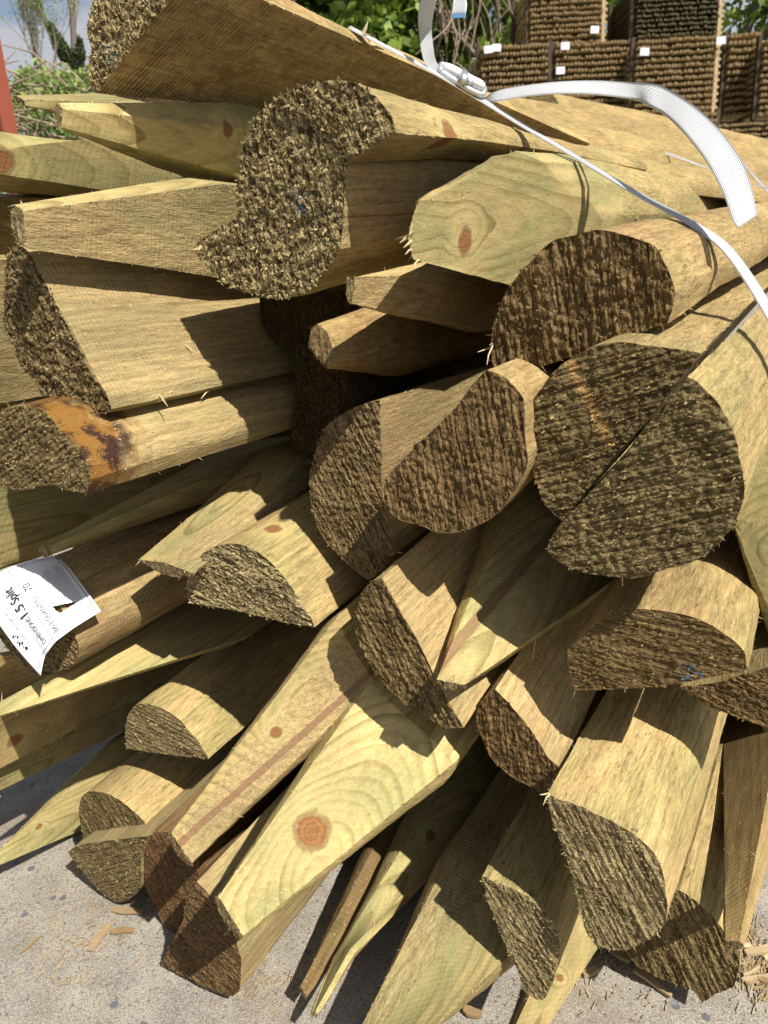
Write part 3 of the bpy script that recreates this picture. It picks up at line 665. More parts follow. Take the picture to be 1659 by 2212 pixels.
def log_mesh(r, L, side):
    k = 9; rr = r; v = []; f = []; mi = []
    for i, y in enumerate((0, .012, L)):
        q = rr * (.86 if i == 0 else 1)
        v += [(q * math.cos(2 * math.pi * j / k), y, q * math.sin(2 * math.pi * j / k)) for j in range(k)]
    for i in range(2): f += [(i * k + j, (i + 1) * k + j, (i + 1) * k + (j + 1) % k, i * k + (j + 1) % k) for j in range(k)]; mi += [1 if i == 0 else 0] * k
    f.append(tuple(range(k))); mi.append(1)
    me = bpy.data.meshes.new('round_post'); me.from_pydata(v, [], f); me.materials.append(side); me.materials.append(ML_E if side != ML_D else ML_D); me.polygons.foreach_set('material_index', mi); me.update(); return me
def bale(label, n, corners, d, tags=(), dark=False, rows=12, side=False, cols=21, yaw=0.0, L=1.5, part_max=100, frame='dark'):
    """corners TL, TR, BR, BL of the front in survey units; the bale is a real box standing at depth d"""
    tl, tr, br, bl = [T(n, c) for c in corners]
    A, B, D_ = P(bl, d), P(br, d * (1 + yaw)), P(tl, d)
    ux = (B - A); ux.z = 0; wd = ux.length; ux.normalize(); hgt = max(.2, (D_.z - A.z))
    back = Vector((-ux.y, ux.x, 0)); Mx = Matrix((ux, back, Vector((0, 0, 1)))).transposed().to_4x4(); Mx.translation = A
    root = bpy.data.objects.new('post_bale', None); COL.objects.link(root); root.matrix_world = Mx
    tag(root, label, 'post bale', 'bales of round posts stacked in the yard')
    pitch = hgt / rows; cols = max(6, int(wd / (pitch * .60))); cw = wd / cols; me = log_mesh(min(pitch * .30, cw * .54), L, ML_D if dark else ML_S)
    spots = [(c, r) for r in range(rows) for c in range(cols)]
    random.shuffle(spots); rest = MB()
    for k, (c, r) in enumerate(spots):
        x = (c + .5 + (.12 if r % 2 else -.12)) * cw + random.gauss(0, cw * .06); z = (r + .5) * pitch + random.gauss(0, pitch * .035); y = random.gauss(0, .02)
        if k < part_max:
            o = bpy.data.objects.new('round_post', me); COL.objects.link(o); o.parent = root; o.location = (x, y, z); s = random.uniform(.84, 1.1); o.scale = (s, 1, s)
        else:
            s = random.uniform(.84, 1.1); vs = [(v.co.x * s + x, v.co.y + y, v.co.z * s + z) for v in me.vertices]
            rest.add(vs, [tuple(p.vertices) for p in me.polygons])
    if rest.v:
        ro = mesh_obj('more_round_posts', rest.v, rest.f, [ML_D if dark else ML_S, ML_D if dark else ML_E], root, midx=[p.material_index for _ in range(len(rest.f) // len(me.polygons)) for p in me.polygons]); ro['kind'] = 'stuff'
    for x_ in (-.035, wd + .035):
        for y_ in (.12, L - .3):
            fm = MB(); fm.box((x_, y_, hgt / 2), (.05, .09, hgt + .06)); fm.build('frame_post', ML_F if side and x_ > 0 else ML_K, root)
    if side:
        for i in range(11): fm = MB(); fm.box((wd + .075, L * .5, (i + .5) * hgt / 11), (.028, L * .9, .03)); fm.build('frame_rung', ML_F, root)
    for y_ in (.14, L - .3): fm = MB(); fm.box((wd / 2, y_, -.07), (wd + .1, .09, .07)); fm.build('bearer', ML_K, root)
    for (u, v_) in tags:
        t = MB(); t.box((0, 0, 0), (.125, .004, .095), Matrix.Rotation(random.uniform(-.1, .1), 3, 'Y')); o = t.build('paper_tag', M_PAPER, root); o.location = (wd * u, -.05, hgt * v_)
    if hgt > .5:
        st = MB(); st.box((wd * .5, L * .5, hgt + .012), (wd + .1, .02, .006)); st.build('tie_band', M_PAPER, root)
    return root
bale('bale of round posts at the left end of the row, two white tags on it', 2, [(430, 222), (706, 220), (708, 535), (425, 535)], 11.0, tags=((.10, .93), (.22, .945)), cols=17)
bale('second bale of round posts in the row, white tag at its top left', 2, [(742, 208), (1054, 178), (1056, 492), (740, 512)], 11.0, tags=((.11, .93), (.05, .62)), cols=20)
bale('wide bale of round posts with ladder like end frame and white tags', 2, [(1088, 192), (1432, 168), (1420, 500), (1082, 496)], 10.6, tags=((.08, .81), (1.02, .89)), side=True, cols=22)
bale('upper bale of round posts left of the green slot, weathered brown', 2, [(632, -70), (940, -90), (942, 180), (634, 202)], 11.0, tags=((.88, .18),), side=True, cols=20)
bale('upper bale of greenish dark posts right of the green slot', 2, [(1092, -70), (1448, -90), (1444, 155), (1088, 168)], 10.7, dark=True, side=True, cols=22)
bale('bale of round posts beyond the ladder like frame', 2, [(1482, 168), (1605, 160), (1600, 505), (1470, 512)], 12.2, cols=9)
bale('bale of round posts cut by the right edge of the view', 2, [(1628, 192), (1800, 180), (1790, 500), (1618, 506)], 11.8, cols=14)
bale('lower bale of dark posts left under the second bale in the row', 2, [(742, 528), (1056, 512), (1056, 800), (742, 800)], 10.8, cols=20, dark=False, rows=11)
bale('lower bale under the wide bale, white tag at its top left', 2, [(1086, 512), (1422, 514), (1420, 820), (1086, 820)], 10.3, cols=22, rows=11, tags=((-.12, .82),))
bale('nearer low bale of darker posts at the right edge', 2, [(1440, 540), (1760, 505), (1760, 680), (1440, 690)], 9.0, cols=22, rows=7)
bale('nearest low bale at the right edge with big reddish brown ends', 2, [(1500, 668), (1860, 650), (1860, 900), (1500, 905)], 6.2, cols=13, rows=6, L=1.6)
for (nm, cs, dd, cl) in (('bale at the bottom of the left column, mostly hidden', [(425, 552), (708, 552), (700, 1000), (430, 1000)], 11.0, 17),):
    bale(nm, 2, cs, dd, cols=cl, rows=14)
# ------------------------------------------------------------------ the bale: posts with sawn ends
post('large post topmost in the bale, brown saw ridged face turned down to the viewer', (1750, 520), .50,
     [(1, [(415, 400), (842, -132), (780, -220), (660, -265), (540, -250), (450, -150), (405, 0), (382, 140), (402, 205), (388, 262), (394, 300), (396, 385)]), ('scale', .16, .84, 1), ('scale', .45, .66, 1)], 'frrrrrrrrrrr',
     tone=.25, red=.28, lum=1.15, endtone=.75, saw=.9, ridge=75, chunk=1.7, flakes=1.5, paint=(1, 470, 225), hairs=1.6, seed=3.1)
post('post with pale rough hooked end hanging below the top post', (1700, 370), .472, at=(1, 1300, 600), nvp=(1740, 420), rings=[(1, [(1470, 1075), (1486, 900), (1490, 708), (1440, 590), (1330, 500), (1165, 452), (1092, 530), (1050, 640), (1030, 760), (1012, 860), (1025, 935), (960, 982), (852, 1068),
           (900, 1150), (965, 1222), (1100, 1275), (1250, 1282), (1345, 1245), (1425, 1155)])], kinds='fffffrrrrrrrrrrrrrr',
     streak=(1, (1492, 938), (1655, 930), .0007), tone=.3, red=.22, endtone=.85, ridge=80, chunk=1.9, flakes=1.8, saw=.15, paint=(1, 1300, 870), hairs=1.8, seed=8.3)
post('bark topped post with dark sawn underside, resting on the hooked end', (1750, 440), .468, at=(1, 1300, 600), nvp=(1740, 420), rings=[(1, [(1490, 704), (1600, 640), (1718, 575), (1700, 520), (1655, 450), (1590, 395), (1500, 362), (1425, 356), (1290, 375), (1167, 448), (1330, 504), (1443, 592)]), ('scale', .14, .80, 7), ('scale', .4, .62, 7)], kinds='ffrrrrrrrrff',
     tone=.42, red=.2, endtone=.7, endred=.1, ridge=70, chunk=1.7, flakes=1.5, saw=.3, hairs=1.5, knots=(2, 290, 590, .011))
post('half round post with dark upright ridged end below the green cut point', (1900, 395), .455,
     [(0, [(1090, 817), (1255, 764), (1437, 697), (1452, 655), (1456, 620), (1437, 568), (1415, 532), (1380, 518), (1335, 500), (1290, 494), (1232, 507), (1195, 517), (1157, 548), (1120, 590),
           (1098, 622), (1083, 655), (1064, 705), (1060, 760), (1068, 802)])], 'ffrrrrrrrrrrrrrrrrr',
     tone=.35, red=.3, endtone=.1, endred=.25, ridge=82, bark=.22, rough=1.15, hairs=1.1)
post('left half of the big split round, with a diagonal scar across its dark end', (1790, 484), .436,
     [(4, [(768, 882), (1048, 559), (1368, 157), (1280, 138), (1150, 122), (1040, 108), (950, 118), (850, 160), (755, 228), (700, 290), (642, 370), (612, 450), (618, 560), (648, 680), (690, 790), (730, 845)])], 'ffrrrrrrrrrrrrrr',
     tone=.45, red=.2, endtone=.12, ridge=-18, hairs=1.0, scar=(4, (800, 190), (965, 520)))
post('right half of the big split round, its dark end lower and nearest the edge crack', (1890, 420), .415,
     [(4, [(706, 1000), (735, 930), (960, 680), (1150, 450), (1312, 262), (1352, 285), (1402, 330), (1452, 390), (1502, 470), (1534, 550), (1552, 640), (1562, 725), (1546, 805), (1502, 900),
           (1402, 1012), (1300, 1072), (1200, 1098), (1100, 1126), (1000, 1126), (900, 1112), (790, 1078), (730, 1036)])], 'ffffrrrrrrrrrrrrrrrrrr',
     tone=.4, red=.12, endtone=.28, ridge=-20, hairs=1.3, bark=-.1)
post('post with wide shaded dark end below the big split round', (1810, 500), .47,
     [(0, [(1242, 1492), (1430, 1484), (1616, 1447), (1606, 1405), (1570, 1375), (1530, 1350), (1480, 1331), (1405, 1320), (1354, 1320), (1308, 1331), (1275, 1354), (1240, 1390), (1226, 1408), (1230, 1450)])], 'ffrrrrrrrrrrrr',
     tone=.4, red=.3, endtone=.0, endred=.12, ridge=5, rough=.6, paint=(6, 1330, 180))
post('dark ended post wedged under the wide shaded end at the right edge', (1830, 500), .50,
     [(0, [(1470, 1484), (1540, 1474), (1660, 1442), (1770, 1425), (1785, 1490), (1740, 1550), (1680, 1574), (1630, 1563), (1580, 1547), (1530, 1527)])], 'fffrrrrrrr',
     tone=.4, red=.3, endtone=.02, endred=.2, ridge=20)
post('fat pale post pointing down at the viewer with mossy olive end', (1860, 560), .475,
     [(6, [(705, 688), (760, 713), (830, 733), (900, 768), (980, 808), (1040, 840), (1100, 882), (1152, 932), (1192, 1000), (1216, 1080), (1228, 1150), (1222, 1245), (1180, 1292), (1100, 1338), (1010, 1362),
           (920, 1342), (878, 1290), (850, 1200), (828, 1120), (800, 1000), (768, 900), (728, 800)])], 'rrrrrrrrrrrrrrrfffffff',
     tone=.40, red=.02, endtone=.8, ridge=60, chunk=.8, flakes=1.6, hairs=2.4, seed=5.5, rough=.85)
post('post with pale green furry end just above the pavement, left of the fat pale post', (1800, 540), .545,
     [(6, [(425, 1043), (440, 1120), (470, 1200), (502, 1290), (540, 1370), (578, 1450), (600, 1530), (640, 1562), (680, 1572), (720, 1512), (746, 1450), (760, 1380), (756, 1300), (740, 1250), (700, 1190), (640, 1140), (560, 1100), (480, 1072)])], 'ffffffrrrrrrrrrrrr',
     tone=.55, red=.15, endtone=.85, ridge=55, chunk=.9, flakes=1.5, hairs=1.8)
post('post lying on the pavement at lower right with ridged dark end', (1880, 520), .60,
     [(0, [(1597, 2055), (1597, 2090), (1586, 2131), (1568, 2139), (1549, 2147), (1518, 2166), (1508, 2156), (1499, 2141), (1477, 2135), (1453, 2125), (1429, 2117), (1405, 2105), (1381, 2093), (1362, 2074), (1350, 2050), (1375, 1995), (1420, 1945),
           (1458, 1922), (1477, 1928), (1501, 1944), (1516, 1959), (1537, 1980), (1556, 2004), (1572, 2032), (1585, 2050)])], 'ff' + 'r' * 23,
     tone=.5, red=.05, endtone=.18, ridge=65, rough=1.2, chunk=.7)
post('post with narrow dark end in the middle, its lit flat face beside it', (1760, 450), .525,
     [(0, [(825, 1249), (860, 1310), (900, 1378), (945, 1472), (1000, 1571), (980, 1570), (955, 1564), (915, 1543), (875, 1522), (850, 1499), (828, 1478), (800, 1434), (781, 1398), (772, 1370), (770, 1336), (777, 1301), (786, 1275), (803, 1260)])], 'ffffrrrrrrrrrrrrrr',
     tone=.2, red=.18, endtone=.12, endred=.1, ridge=65, saw=.1)
post('tall half round end in the centre with lit brown sawn face on its right', (1700, 590), .565,
     [(0, [(820, 866), (823, 960), (826, 1060), (836, 1130), (852, 1195), (830, 1222), (800, 1252), (783, 1246), (750, 1221), (722, 1192), (700, 1162), (681, 1121), (672, 1076), (671, 1026), (684, 976), (700, 932), (730, 900), (775, 876)])], 'ffffrrrrrrrrrrrrrr',
     tone=.2, red=.25, endtone=.35, endred=.28, ridge=62, rough=1.15, saw=.1)
post('dark ridged end between the tall half round end and the big split round', (1700, 540), .462,
     [(4, [(0, 790), (0, 705), (150, 540), (300, 400), (400, 270), (445, 228), (500, 255), (560, 300), (600, 350), (611, 440), (612, 520), (622, 620), (602, 680), (562, 742), (502, 822), (440, 882), (330, 926), (240, 932), (165, 902), (60, 872), (18, 832)])], 'fffffrrrrrrrrrrrrrrrr',
     tone=.2, red=.3, endtone=.06, endred=.3, ridge=80, rough=1.1)
post('wide post at upper left with broad lit face and dark crusted end', (1750, 570), .515,
     [(0, [(45, 530), (66, 550), (92, 600), (122, 660), (160, 722), (200, 800), (230, 850), (240, 882), (214, 894), (170, 891), (125, 876), (90, 851), (75, 820), (45, 786), (31, 740), (15, 715), (9, 680), (12, 600), (20, 548)])], 'fffffffrrrrrrrrrrrr',
     tone=.12, red=.14, endtone=.35, endred=.1, ridge=60, chunk=1.6, flakes=1.5, hairs=1.6, saw=.12)
post('post at the left edge with an orange and black resin stain by its dark end', (1750, 560), .50,
     [(3, [(375, 768), (392, 700), (380, 640), (350, 572), (300, 512), (244, 470), (212, 420), (150, 390), (80, 380), (0, 400), (-80, 440), (-110, 560), (-90, 680), (0, 728), (100, 738), (200, 722), (300, 752)])], 'ffffffrrrrrrrrrrr',
     tone=.3, red=.1, endtone=.18, ridge=-25, resin=1.0, hairs=1.5, seed=2.2)
post('post with pale grey rough end, round side up, left of centre', (1750, 440), .58,
     [(3, [(822, 1234), (960, 1258), (1100, 1286), (1230, 1318), (1362, 1340), (1350, 1308), (1322, 1258), (1282, 1200), (1240, 1140), (1200, 1088), (1150, 1042), (1090, 1002), (1020, 980), (940, 984), (880, 1010), (840, 1060), (814, 1130), (813, 1190)])], 'ffffrrrrrrrrrrrrrr',
     tone=.45, red=.03, endtone=.95, ridge=20, chunk=1.1, flakes=1.5, knots=(3, 1180, 912, .006), hairs=1.3)
post('small half round post, second of the three stepping down at the left', (1760, 440), .70,
     [(5, [(548, 490), (640, 506), (720, 516), (800, 525), (905, 537), (862, 470), (820, 420), (780, 370), (722, 330), (660, 303), (600, 303), (560, 340), (540, 392)])], 'ffffrrrrrrrrr',
     tone=.5, red=.05, endtone=.62, ridge=10, rough=.6, chunk=.7)
post('small post with brown arched end resting on the lowest left post', (1760, 450), .745,
     [(5, [(362, 880), (380, 905), (460, 885), (560, 870), (662, 856), (612, 800), (560, 750), (510, 710), (450, 680), (390, 672), (350, 700), (342, 770), (352, 840)])], 'ffffrrrrrrrrr',
     tone=.55, red=.05, endtone=.22, ridge=60, rough=.8)
post('lowest left post on the pavement, flat face up under the arched end', (1760, 450), .735,
     [(5, [(292, 938), (340, 905), (450, 890), (640, 870), (612, 960), (612, 1050), (602, 1108), (560, 1142), (510, 1152), (450, 1122), (400, 1070), (340, 1000)])], 'fffrrrrrrrrr',
     tone=.45, red=.1, endtone=.3, ridge=-30, rough=.7)
post('blackish brown post in shade between the arched end and the long plank', (1760, 450), .69,
     [(0, [(312, 1835), (330, 1800), (380, 1795), (425, 1812), (432, 1860), (420, 1910), (398, 1965), (370, 2028), (350, 1992), (330, 1946), (315, 1915)])], 'ffrrrrrrrrr',
     tone=.1, red=.5, endtone=0.0, endred=.7, ridge=70, rough=.7)
post('post on the pavement with large dark brown end under the knotty point', (1780, 480), .635,
     [(5, [(1038, 1530), (1042, 1400), (1022, 1330), (1000, 1260), (960, 1188), (902, 1120), (850, 1066), (812, 1130), (790, 1220), (760, 1290), (738, 1340), (710, 1400), (700, 1425), (760, 1455), (830, 1492), (900, 1530), (960, 1556), (1010, 1558)])], 'ffffffrrrrrrrrrrrr',
     tone=.3, red=.15, endtone=.05, endred=.45, ridge=25, rough=.8)
post('post with olive end peeping out behind the knotty point', (1760, 480), .76,
     [(0, [(548, 1755), (570, 1735), (620, 1716), (680, 1716), (740, 1740), (786, 1785), (781, 1815), (755, 1846), (715, 1858), (650, 1856), (590, 1822)])], 'rrrrrrrrfff',
     tone=.5, red=.1, endtone=.55, ridge=75)
post('post with dark red end and lit flat face left of the fat pale post', (1760, 440), .53,
     [(0, [(1070, 1489), (1100, 1521), (1130, 1556), (1160, 1597), (1185, 1637), (1214, 1664), (1199, 1697), (1180, 1717), (1150, 1701), (1110, 1681), (1070, 1646), (1049, 1611), (1035, 1571), (1031, 1541), (1045, 1515)])], 'fffffrrrrrrrrrr',
     tone=.1, red=.22, endtone=.03, endred=.35, ridge=85, saw=.1)
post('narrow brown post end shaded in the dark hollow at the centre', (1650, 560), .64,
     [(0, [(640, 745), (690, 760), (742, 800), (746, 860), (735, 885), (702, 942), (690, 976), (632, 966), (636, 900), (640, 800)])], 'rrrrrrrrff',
     lum=.34, tone=.1, red=.3, endtone=.0, endred=.6, ridge=85, chunk=1.3)  # low lum paints the hollow's shade into the wood colour
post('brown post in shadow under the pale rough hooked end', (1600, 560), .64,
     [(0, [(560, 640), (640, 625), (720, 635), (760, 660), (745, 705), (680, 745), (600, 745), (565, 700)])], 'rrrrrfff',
     lum=.34, tone=.1, red=.3, endtone=.0, endred=.2)  # shadow put into the colour through the low lum
post('grey brown post in shade at the right edge below the split round', (1850, 520), .56,
     [(0, [(1612, 1180), (1650, 1200), (1700, 1300), (1740, 1400), (1700, 1450), (1622, 1440), (1612, 1400), (1606, 1300)])], 'rrrrrfff',
     tone=.5, red=.2, endtone=.3)
post('brown post behind the printed paper label with crumbly end beneath it', (1750, 530), .62,
     [(3, [(90, 1090), (160, 1130), (230, 1210), (290, 1300), (332, 1385), (342, 1440), (330, 1490), (290, 1520), (215, 1540), (150, 1534), (95, 1503), (45, 1452), (0, 1385), (-40, 1280), (10, 1150)])], 'fffffrrrrrrrrrr',
     tone=.1, red=.34, endtone=.32, endred=.2, saw=.12, ridge=40, hairs=1.5, chunk=1.3)

# ------------------------------------------------------------------ the bale: sharpened posts
def point(label, vp, d, rings, kinds, **k):
    k.setdefault('bulge', .12); k.setdefault('endtone', .6); k.setdefault('rough', .5); k.setdefault('flakes', 1.2); k.setdefault('tone', .6); k.setdefault('red', .04)
    return post(label, vp, d, rings, kinds, **k)
point('sharpened post with bright top edge and two small knots, tip at upper left', (1750, 520), .50,
      [(1, [(250, 445), (268, 470), (264, 548), (250, 553), (238, 500)]), (1, [(1000, 440), (1090, 560), (1045, 768), (880, 800), (820, 600)])], 'cccrr', knots=(1, 985, 562, .0048), tone=.45, hairs=1.5, endtone=1.0)
point('thin grey point with a splintered tip above the knotted point', (1750, 520), .57,
      [(1, [(60, 412), (100, 430), (110, 456), (80, 440)]), (1, [(430, 403), (650, 446), (640, 560), (440, 520)])], 'ccrr', tone=.9, hairs=1.6, lum=.8)
point('sharpened post at the left edge with bright top and a knot', (1750, 540), .55,
      [(1, [(-160, 545), (-160, 664), (-160, 728), (-190, 800), (-220, 660)]), (1, [(500, 640), (580, 574), (560, 838), (300, 868), (330, 700)])], 'cccrr', tone=.55, knots=(1, 5, 700, .009), red=.1)
point('brown post showing at the left edge under the bright topped point', (1750, 560), .60,
      [(1, [(-160, 850), (-160, 1230), (-220, 1230), (-220, 850)]), (1, [(260, 860), (260, 1120), (200, 1120), (200, 860)])], 'ffrr', tone=.3, red=.25, lum=.8)
point('wedge shaped post with rough greenish side and narrow pale top', (1750, 540), .465,
      [(1, [(60, 884), (100, 912), (108, 1072), (50, 980)]), (1, [(800, 766), (960, 795), (930, 1202), (720, 1000)])], 'cfrr', tone=.6, red=.1, endtone=1.0, hairs=2, saw=.1)
point('post with smooth green arched cut, round knot and frayed tip', (1730, 450), .42,
      [(2, [(150, 870), (130, 920), (112, 980), (104, 1030), (116, 1080), (128, 1125), (124, 1110), (140, 900)]),
       (2, [(570, 650, 0), (690, 700, .02), (790, 820, .045), (855, 930, .06), (790, 1080, .045), (540, 1230, 0), (470, 1190, .0), (460, 740, .0)]),
       (2, [(800, 668), (930, 700), (1010, 800), (1040, 930), (1000, 1080), (850, 1190), (760, 1150), (720, 740)])], 'cccccfrr', kinds2='rrrrrffr',
      planar=(0, 5, 3, range(6)), bulge=0, tone=.70, knots=(2, 350, 1045, .0080), bark=.24, red=-.1, hairs=1.5, seed=6.0, pd=.2, endred=.1)
point('short tan wedge under the green arched cut', (1700, 560), .47,
      [(0, [(752, 602), (766, 598), (760, 656), (752, 652)]), (0, [(960, 556), (1075, 590), (1055, 712), (930, 680)])], 'cfrr', tone=.15, red=.16, hairs=1.5, endtone=.8)
point('small brown post tip lit in the dark hollow', (1680, 590), .54,
      [(0, [(672, 712), (690, 703), (707, 720), (717, 748), (723, 775), (706, 797), (688, 775), (668, 748)]), (0, [(820, 650), (850, 640), (885, 665), (900, 720), (900, 790), (860, 812), (810, 800), (800, 700)])], 'rrrrrrrr',
      bulge=0, tone=.1, red=.4, endtone=.3, endred=.3)
point('broad sharpened post at the left edge above the paper label', (1750, 560), .66,
      [(3, [(-220, 740), (-220, 1158), (-260, 1170), (-260, 800)]), (3, [(640, 640), (640, 862), (560, 890), (480, 700)])], 'crrr', tone=.5, red=0)
point('long thin point in shade with its pale tip over the label', (1750, 540), .60,
      [(3, [(176, 988), (215, 985), (224, 1020), (180, 1034)]), (3, [(900, 600), (1180, 575), (1170, 640), (1000, 745)])], 'ccrr', tone=.6, red=.15)
point('grey brown point with chisel frayed tip above the pale grey end', (1750, 500), .59,
      [(3, [(600, 1045), (715, 1060), (832, 1106), (800, 1112), (640, 1072)]), (3, [(1180, 560), (1340, 620), (1350, 722), (1200, 720), (1100, 620)])], 'cfrrr', tone=.55, red=.1, hairs=1.5, saw=.1)
point('yellow green point sweeping to the left edge under the label', (1750, 500), .575,
      [(5, [(-90, 335), (-88, 378), (-92, 386), (-95, 345)]), (5, [(820, -150), (1090, 0), (1000, 45), (760, -60)])], 'ccrr', tone=.55, red=-.1, seed=4.4)
point('green shaded point under the yellow green one at the left edge', (1750, 500), .75,
      [(5, [(-60, 465), (-60, 560), (-70, 566), (-75, 475)]), (5, [(560, 110), (620, 270), (540, 300), (440, 190)])], 'ccrr', tone=.9, red=0)
point('slim green point second from the lowest at the left edge', (1750, 500), .77,
      [(5, [(-60, 610), (-60, 700), (-70, 706), (-75, 620)]), (5, [(500, 270), (560, 400), (480, 425), (400, 320)])], 'ccrr', tone=.7, red=.1)
point('thin brown point between two green ones at the left edge', (1750, 490), .765,
      [(5, [(-60, 575), (-60, 618), (-66, 620), (-70, 580)]), (5, [(520, 230), (560, 300), (500, 330), (420, 270)])], 'ccrr', tone=.2, red=.3)
point('reddish knotty point at the left edge below the yellow green point', (1750, 500), .73,
      [(5, [(-80, 380), (-80, 620), (-100, 625), (-100, 400)]), (5, [(300, 200), (340, 400), (270, 420), (220, 260)])], 'ccrr', tone=.2, red=.35, knots=(5, 65, 455, .007))
point('lowest left point with its tip on the pavement', (1750, 520), .775,
      [(5, [(-40, 960), (-20, 1002), (-28, 1004), (-44, 970)]), (5, [(560, 440), (600, 740), (500, 760), (440, 520)])], 'ccrr', tone=.85, knots=(5, 168, 828, .003))
point('brown shaded post at the left edge under the label', (1750, 480), .74,
      [(0, [(-60, 1430), (-60, 1535), (-80, 1540), (-80, 1430)]), (0, [(260, 1370), (280, 1460), (200, 1480), (180, 1390)])], 'ccrr', tone=.3, red=.4)
point('long bright point with a big orange knot, nearest in the lower middle', (1900, 400), .505,
      [(0, [(472, 1937), (518, 2010), (525, 2020), (515, 2028), (464, 1950)]), (0, [(796, 1476), (950, 1612), (985, 1645), (900, 1712), (730, 1560)], .16)], 'ccrrr', tone=.5, red=-.25, pith_off=(0, -.035), knots=(5, 1348, 848, .0115), seed=9.7, endtone=.4, lum=1.12)
point('long tan plank like point with a red brown heart line', (1830, 330), .555,
      [(0, [(370, 1798), (374, 1807), (415, 1864), (408, 1870), (364, 1810)]), (0, [(733, 1328), (744, 1374), (808, 1472), (740, 1540), (680, 1430)], .14)], 'cfrrr', tone=.0, red=.18, knots=(5, 1192, 420, .004), endred=.5, seed=1.6, streak=(5, (850, 835), (1540, 220), .0028), lum=1.05)
point('blunt green point in the middle with red heart streak', (1700, 480), .485,
      [(0, [(943, 1468), (1004, 1480), (990, 1486), (945, 1476)]), (0, [(1120, 1050), (1330, 1250), (1200, 1372), (1040, 1150)])], 'ccrr', tone=.62, red=.05, seed=12.2, streak=(4, (330, 1390), (660, 1010), .0042))
point('long green point with a small red knot, frayed tip near the pavement', (1760, 500), .585,
      [(0, [(676, 2188), (682, 2184), (684, 2191), (680, 2193), (674, 2191)]), (0, [(724, 2066), (757, 2050), (765, 2058), (750, 2075), (722, 2080)]), (0, [(1010, 1600), (1070, 1735), (1046, 1785), (960, 1790), (920, 1680)])], 'ccrrr', tone=.6, red=-.05, knots=(6, 200, 866, .0048), hairs=1.5)
point('thin brown point left of the long green point', (1760, 500), .62,
      [(0, [(649, 2130), (664, 2153), (658, 2156), (645, 2136)]), (0, [(840, 1770), (900, 1835), (850, 1850), (800, 1800)])], 'ccrr', tone=.1, red=.5, lum=.6)
point('green sharpened post with rough side, cut off by the bottom edge', (1860, 500), .51,
      [(0, [(742, 2290), (764, 2296), (850, 2300), (800, 2330), (750, 2310)]), (0, [(975, 1840), (1080, 1893), (1185, 1985), (1100, 2060), (930, 1950)])], 'fcrrr', tone=.8, red=-.1, hairs=1.6, saw=.08, seed=7.1)
point('slim sharpened post low down beneath the pale green furry end', (1800, 520), .585,
      [(0, [(1088, 2270), (1142, 2285), (1130, 2295), (1080, 2280)]), (0, [(1240, 1940), (1325, 1995), (1270, 2040), (1190, 1990)])], 'ccrr', tone=.35, red=.05, knots=(6, 760, 1480, .003))
point('tall sharpened post standing at the right edge with brown grain', (1850, 560), .52,
      [(0, [(1567, 2031), (1597, 2034), (1606, 2042), (1590, 2050), (1570, 2045)]), (0, [(1563, 1570, .07), (1680, 1600, 0), (1712, 1700, 0), (1640, 1720, .02), (1575, 1640, .07)])], 'ccrrr', tone=.15, red=.45, lum=.85, seed=3.3)
point('green sharpened post at the right edge beside the big split round', (1950, 640), .50,
      [(0, [(1586, 1108), (1592, 1125), (1588, 1140), (1582, 1122)]), (0, [(1690, 890), (1800, 1150), (1720, 1467), (1650, 1200)])], 'ccrr', tone=.95, red=-.1)

point('pale brown flat post at the left edge behind the wide lit face', (1750, 560), .60,
      [(0, [(-70, 560), (-70, 885), (-110, 885), (-110, 560)]), (0, [(120, 560), (120, 852), (60, 852), (60, 560)])], 'ffrr', tone=.2, red=.1)
point('grey brown post low at the left edge between the wide post and the stained one', (1750, 560), .66,
      [(0, [(-70, 700), (-70, 960), (-110, 960), (-110, 700)]), (0, [(160, 700), (160, 930), (90, 930), (90, 700)])], 'rrrr', tone=.3, red=.2, lum=.8)
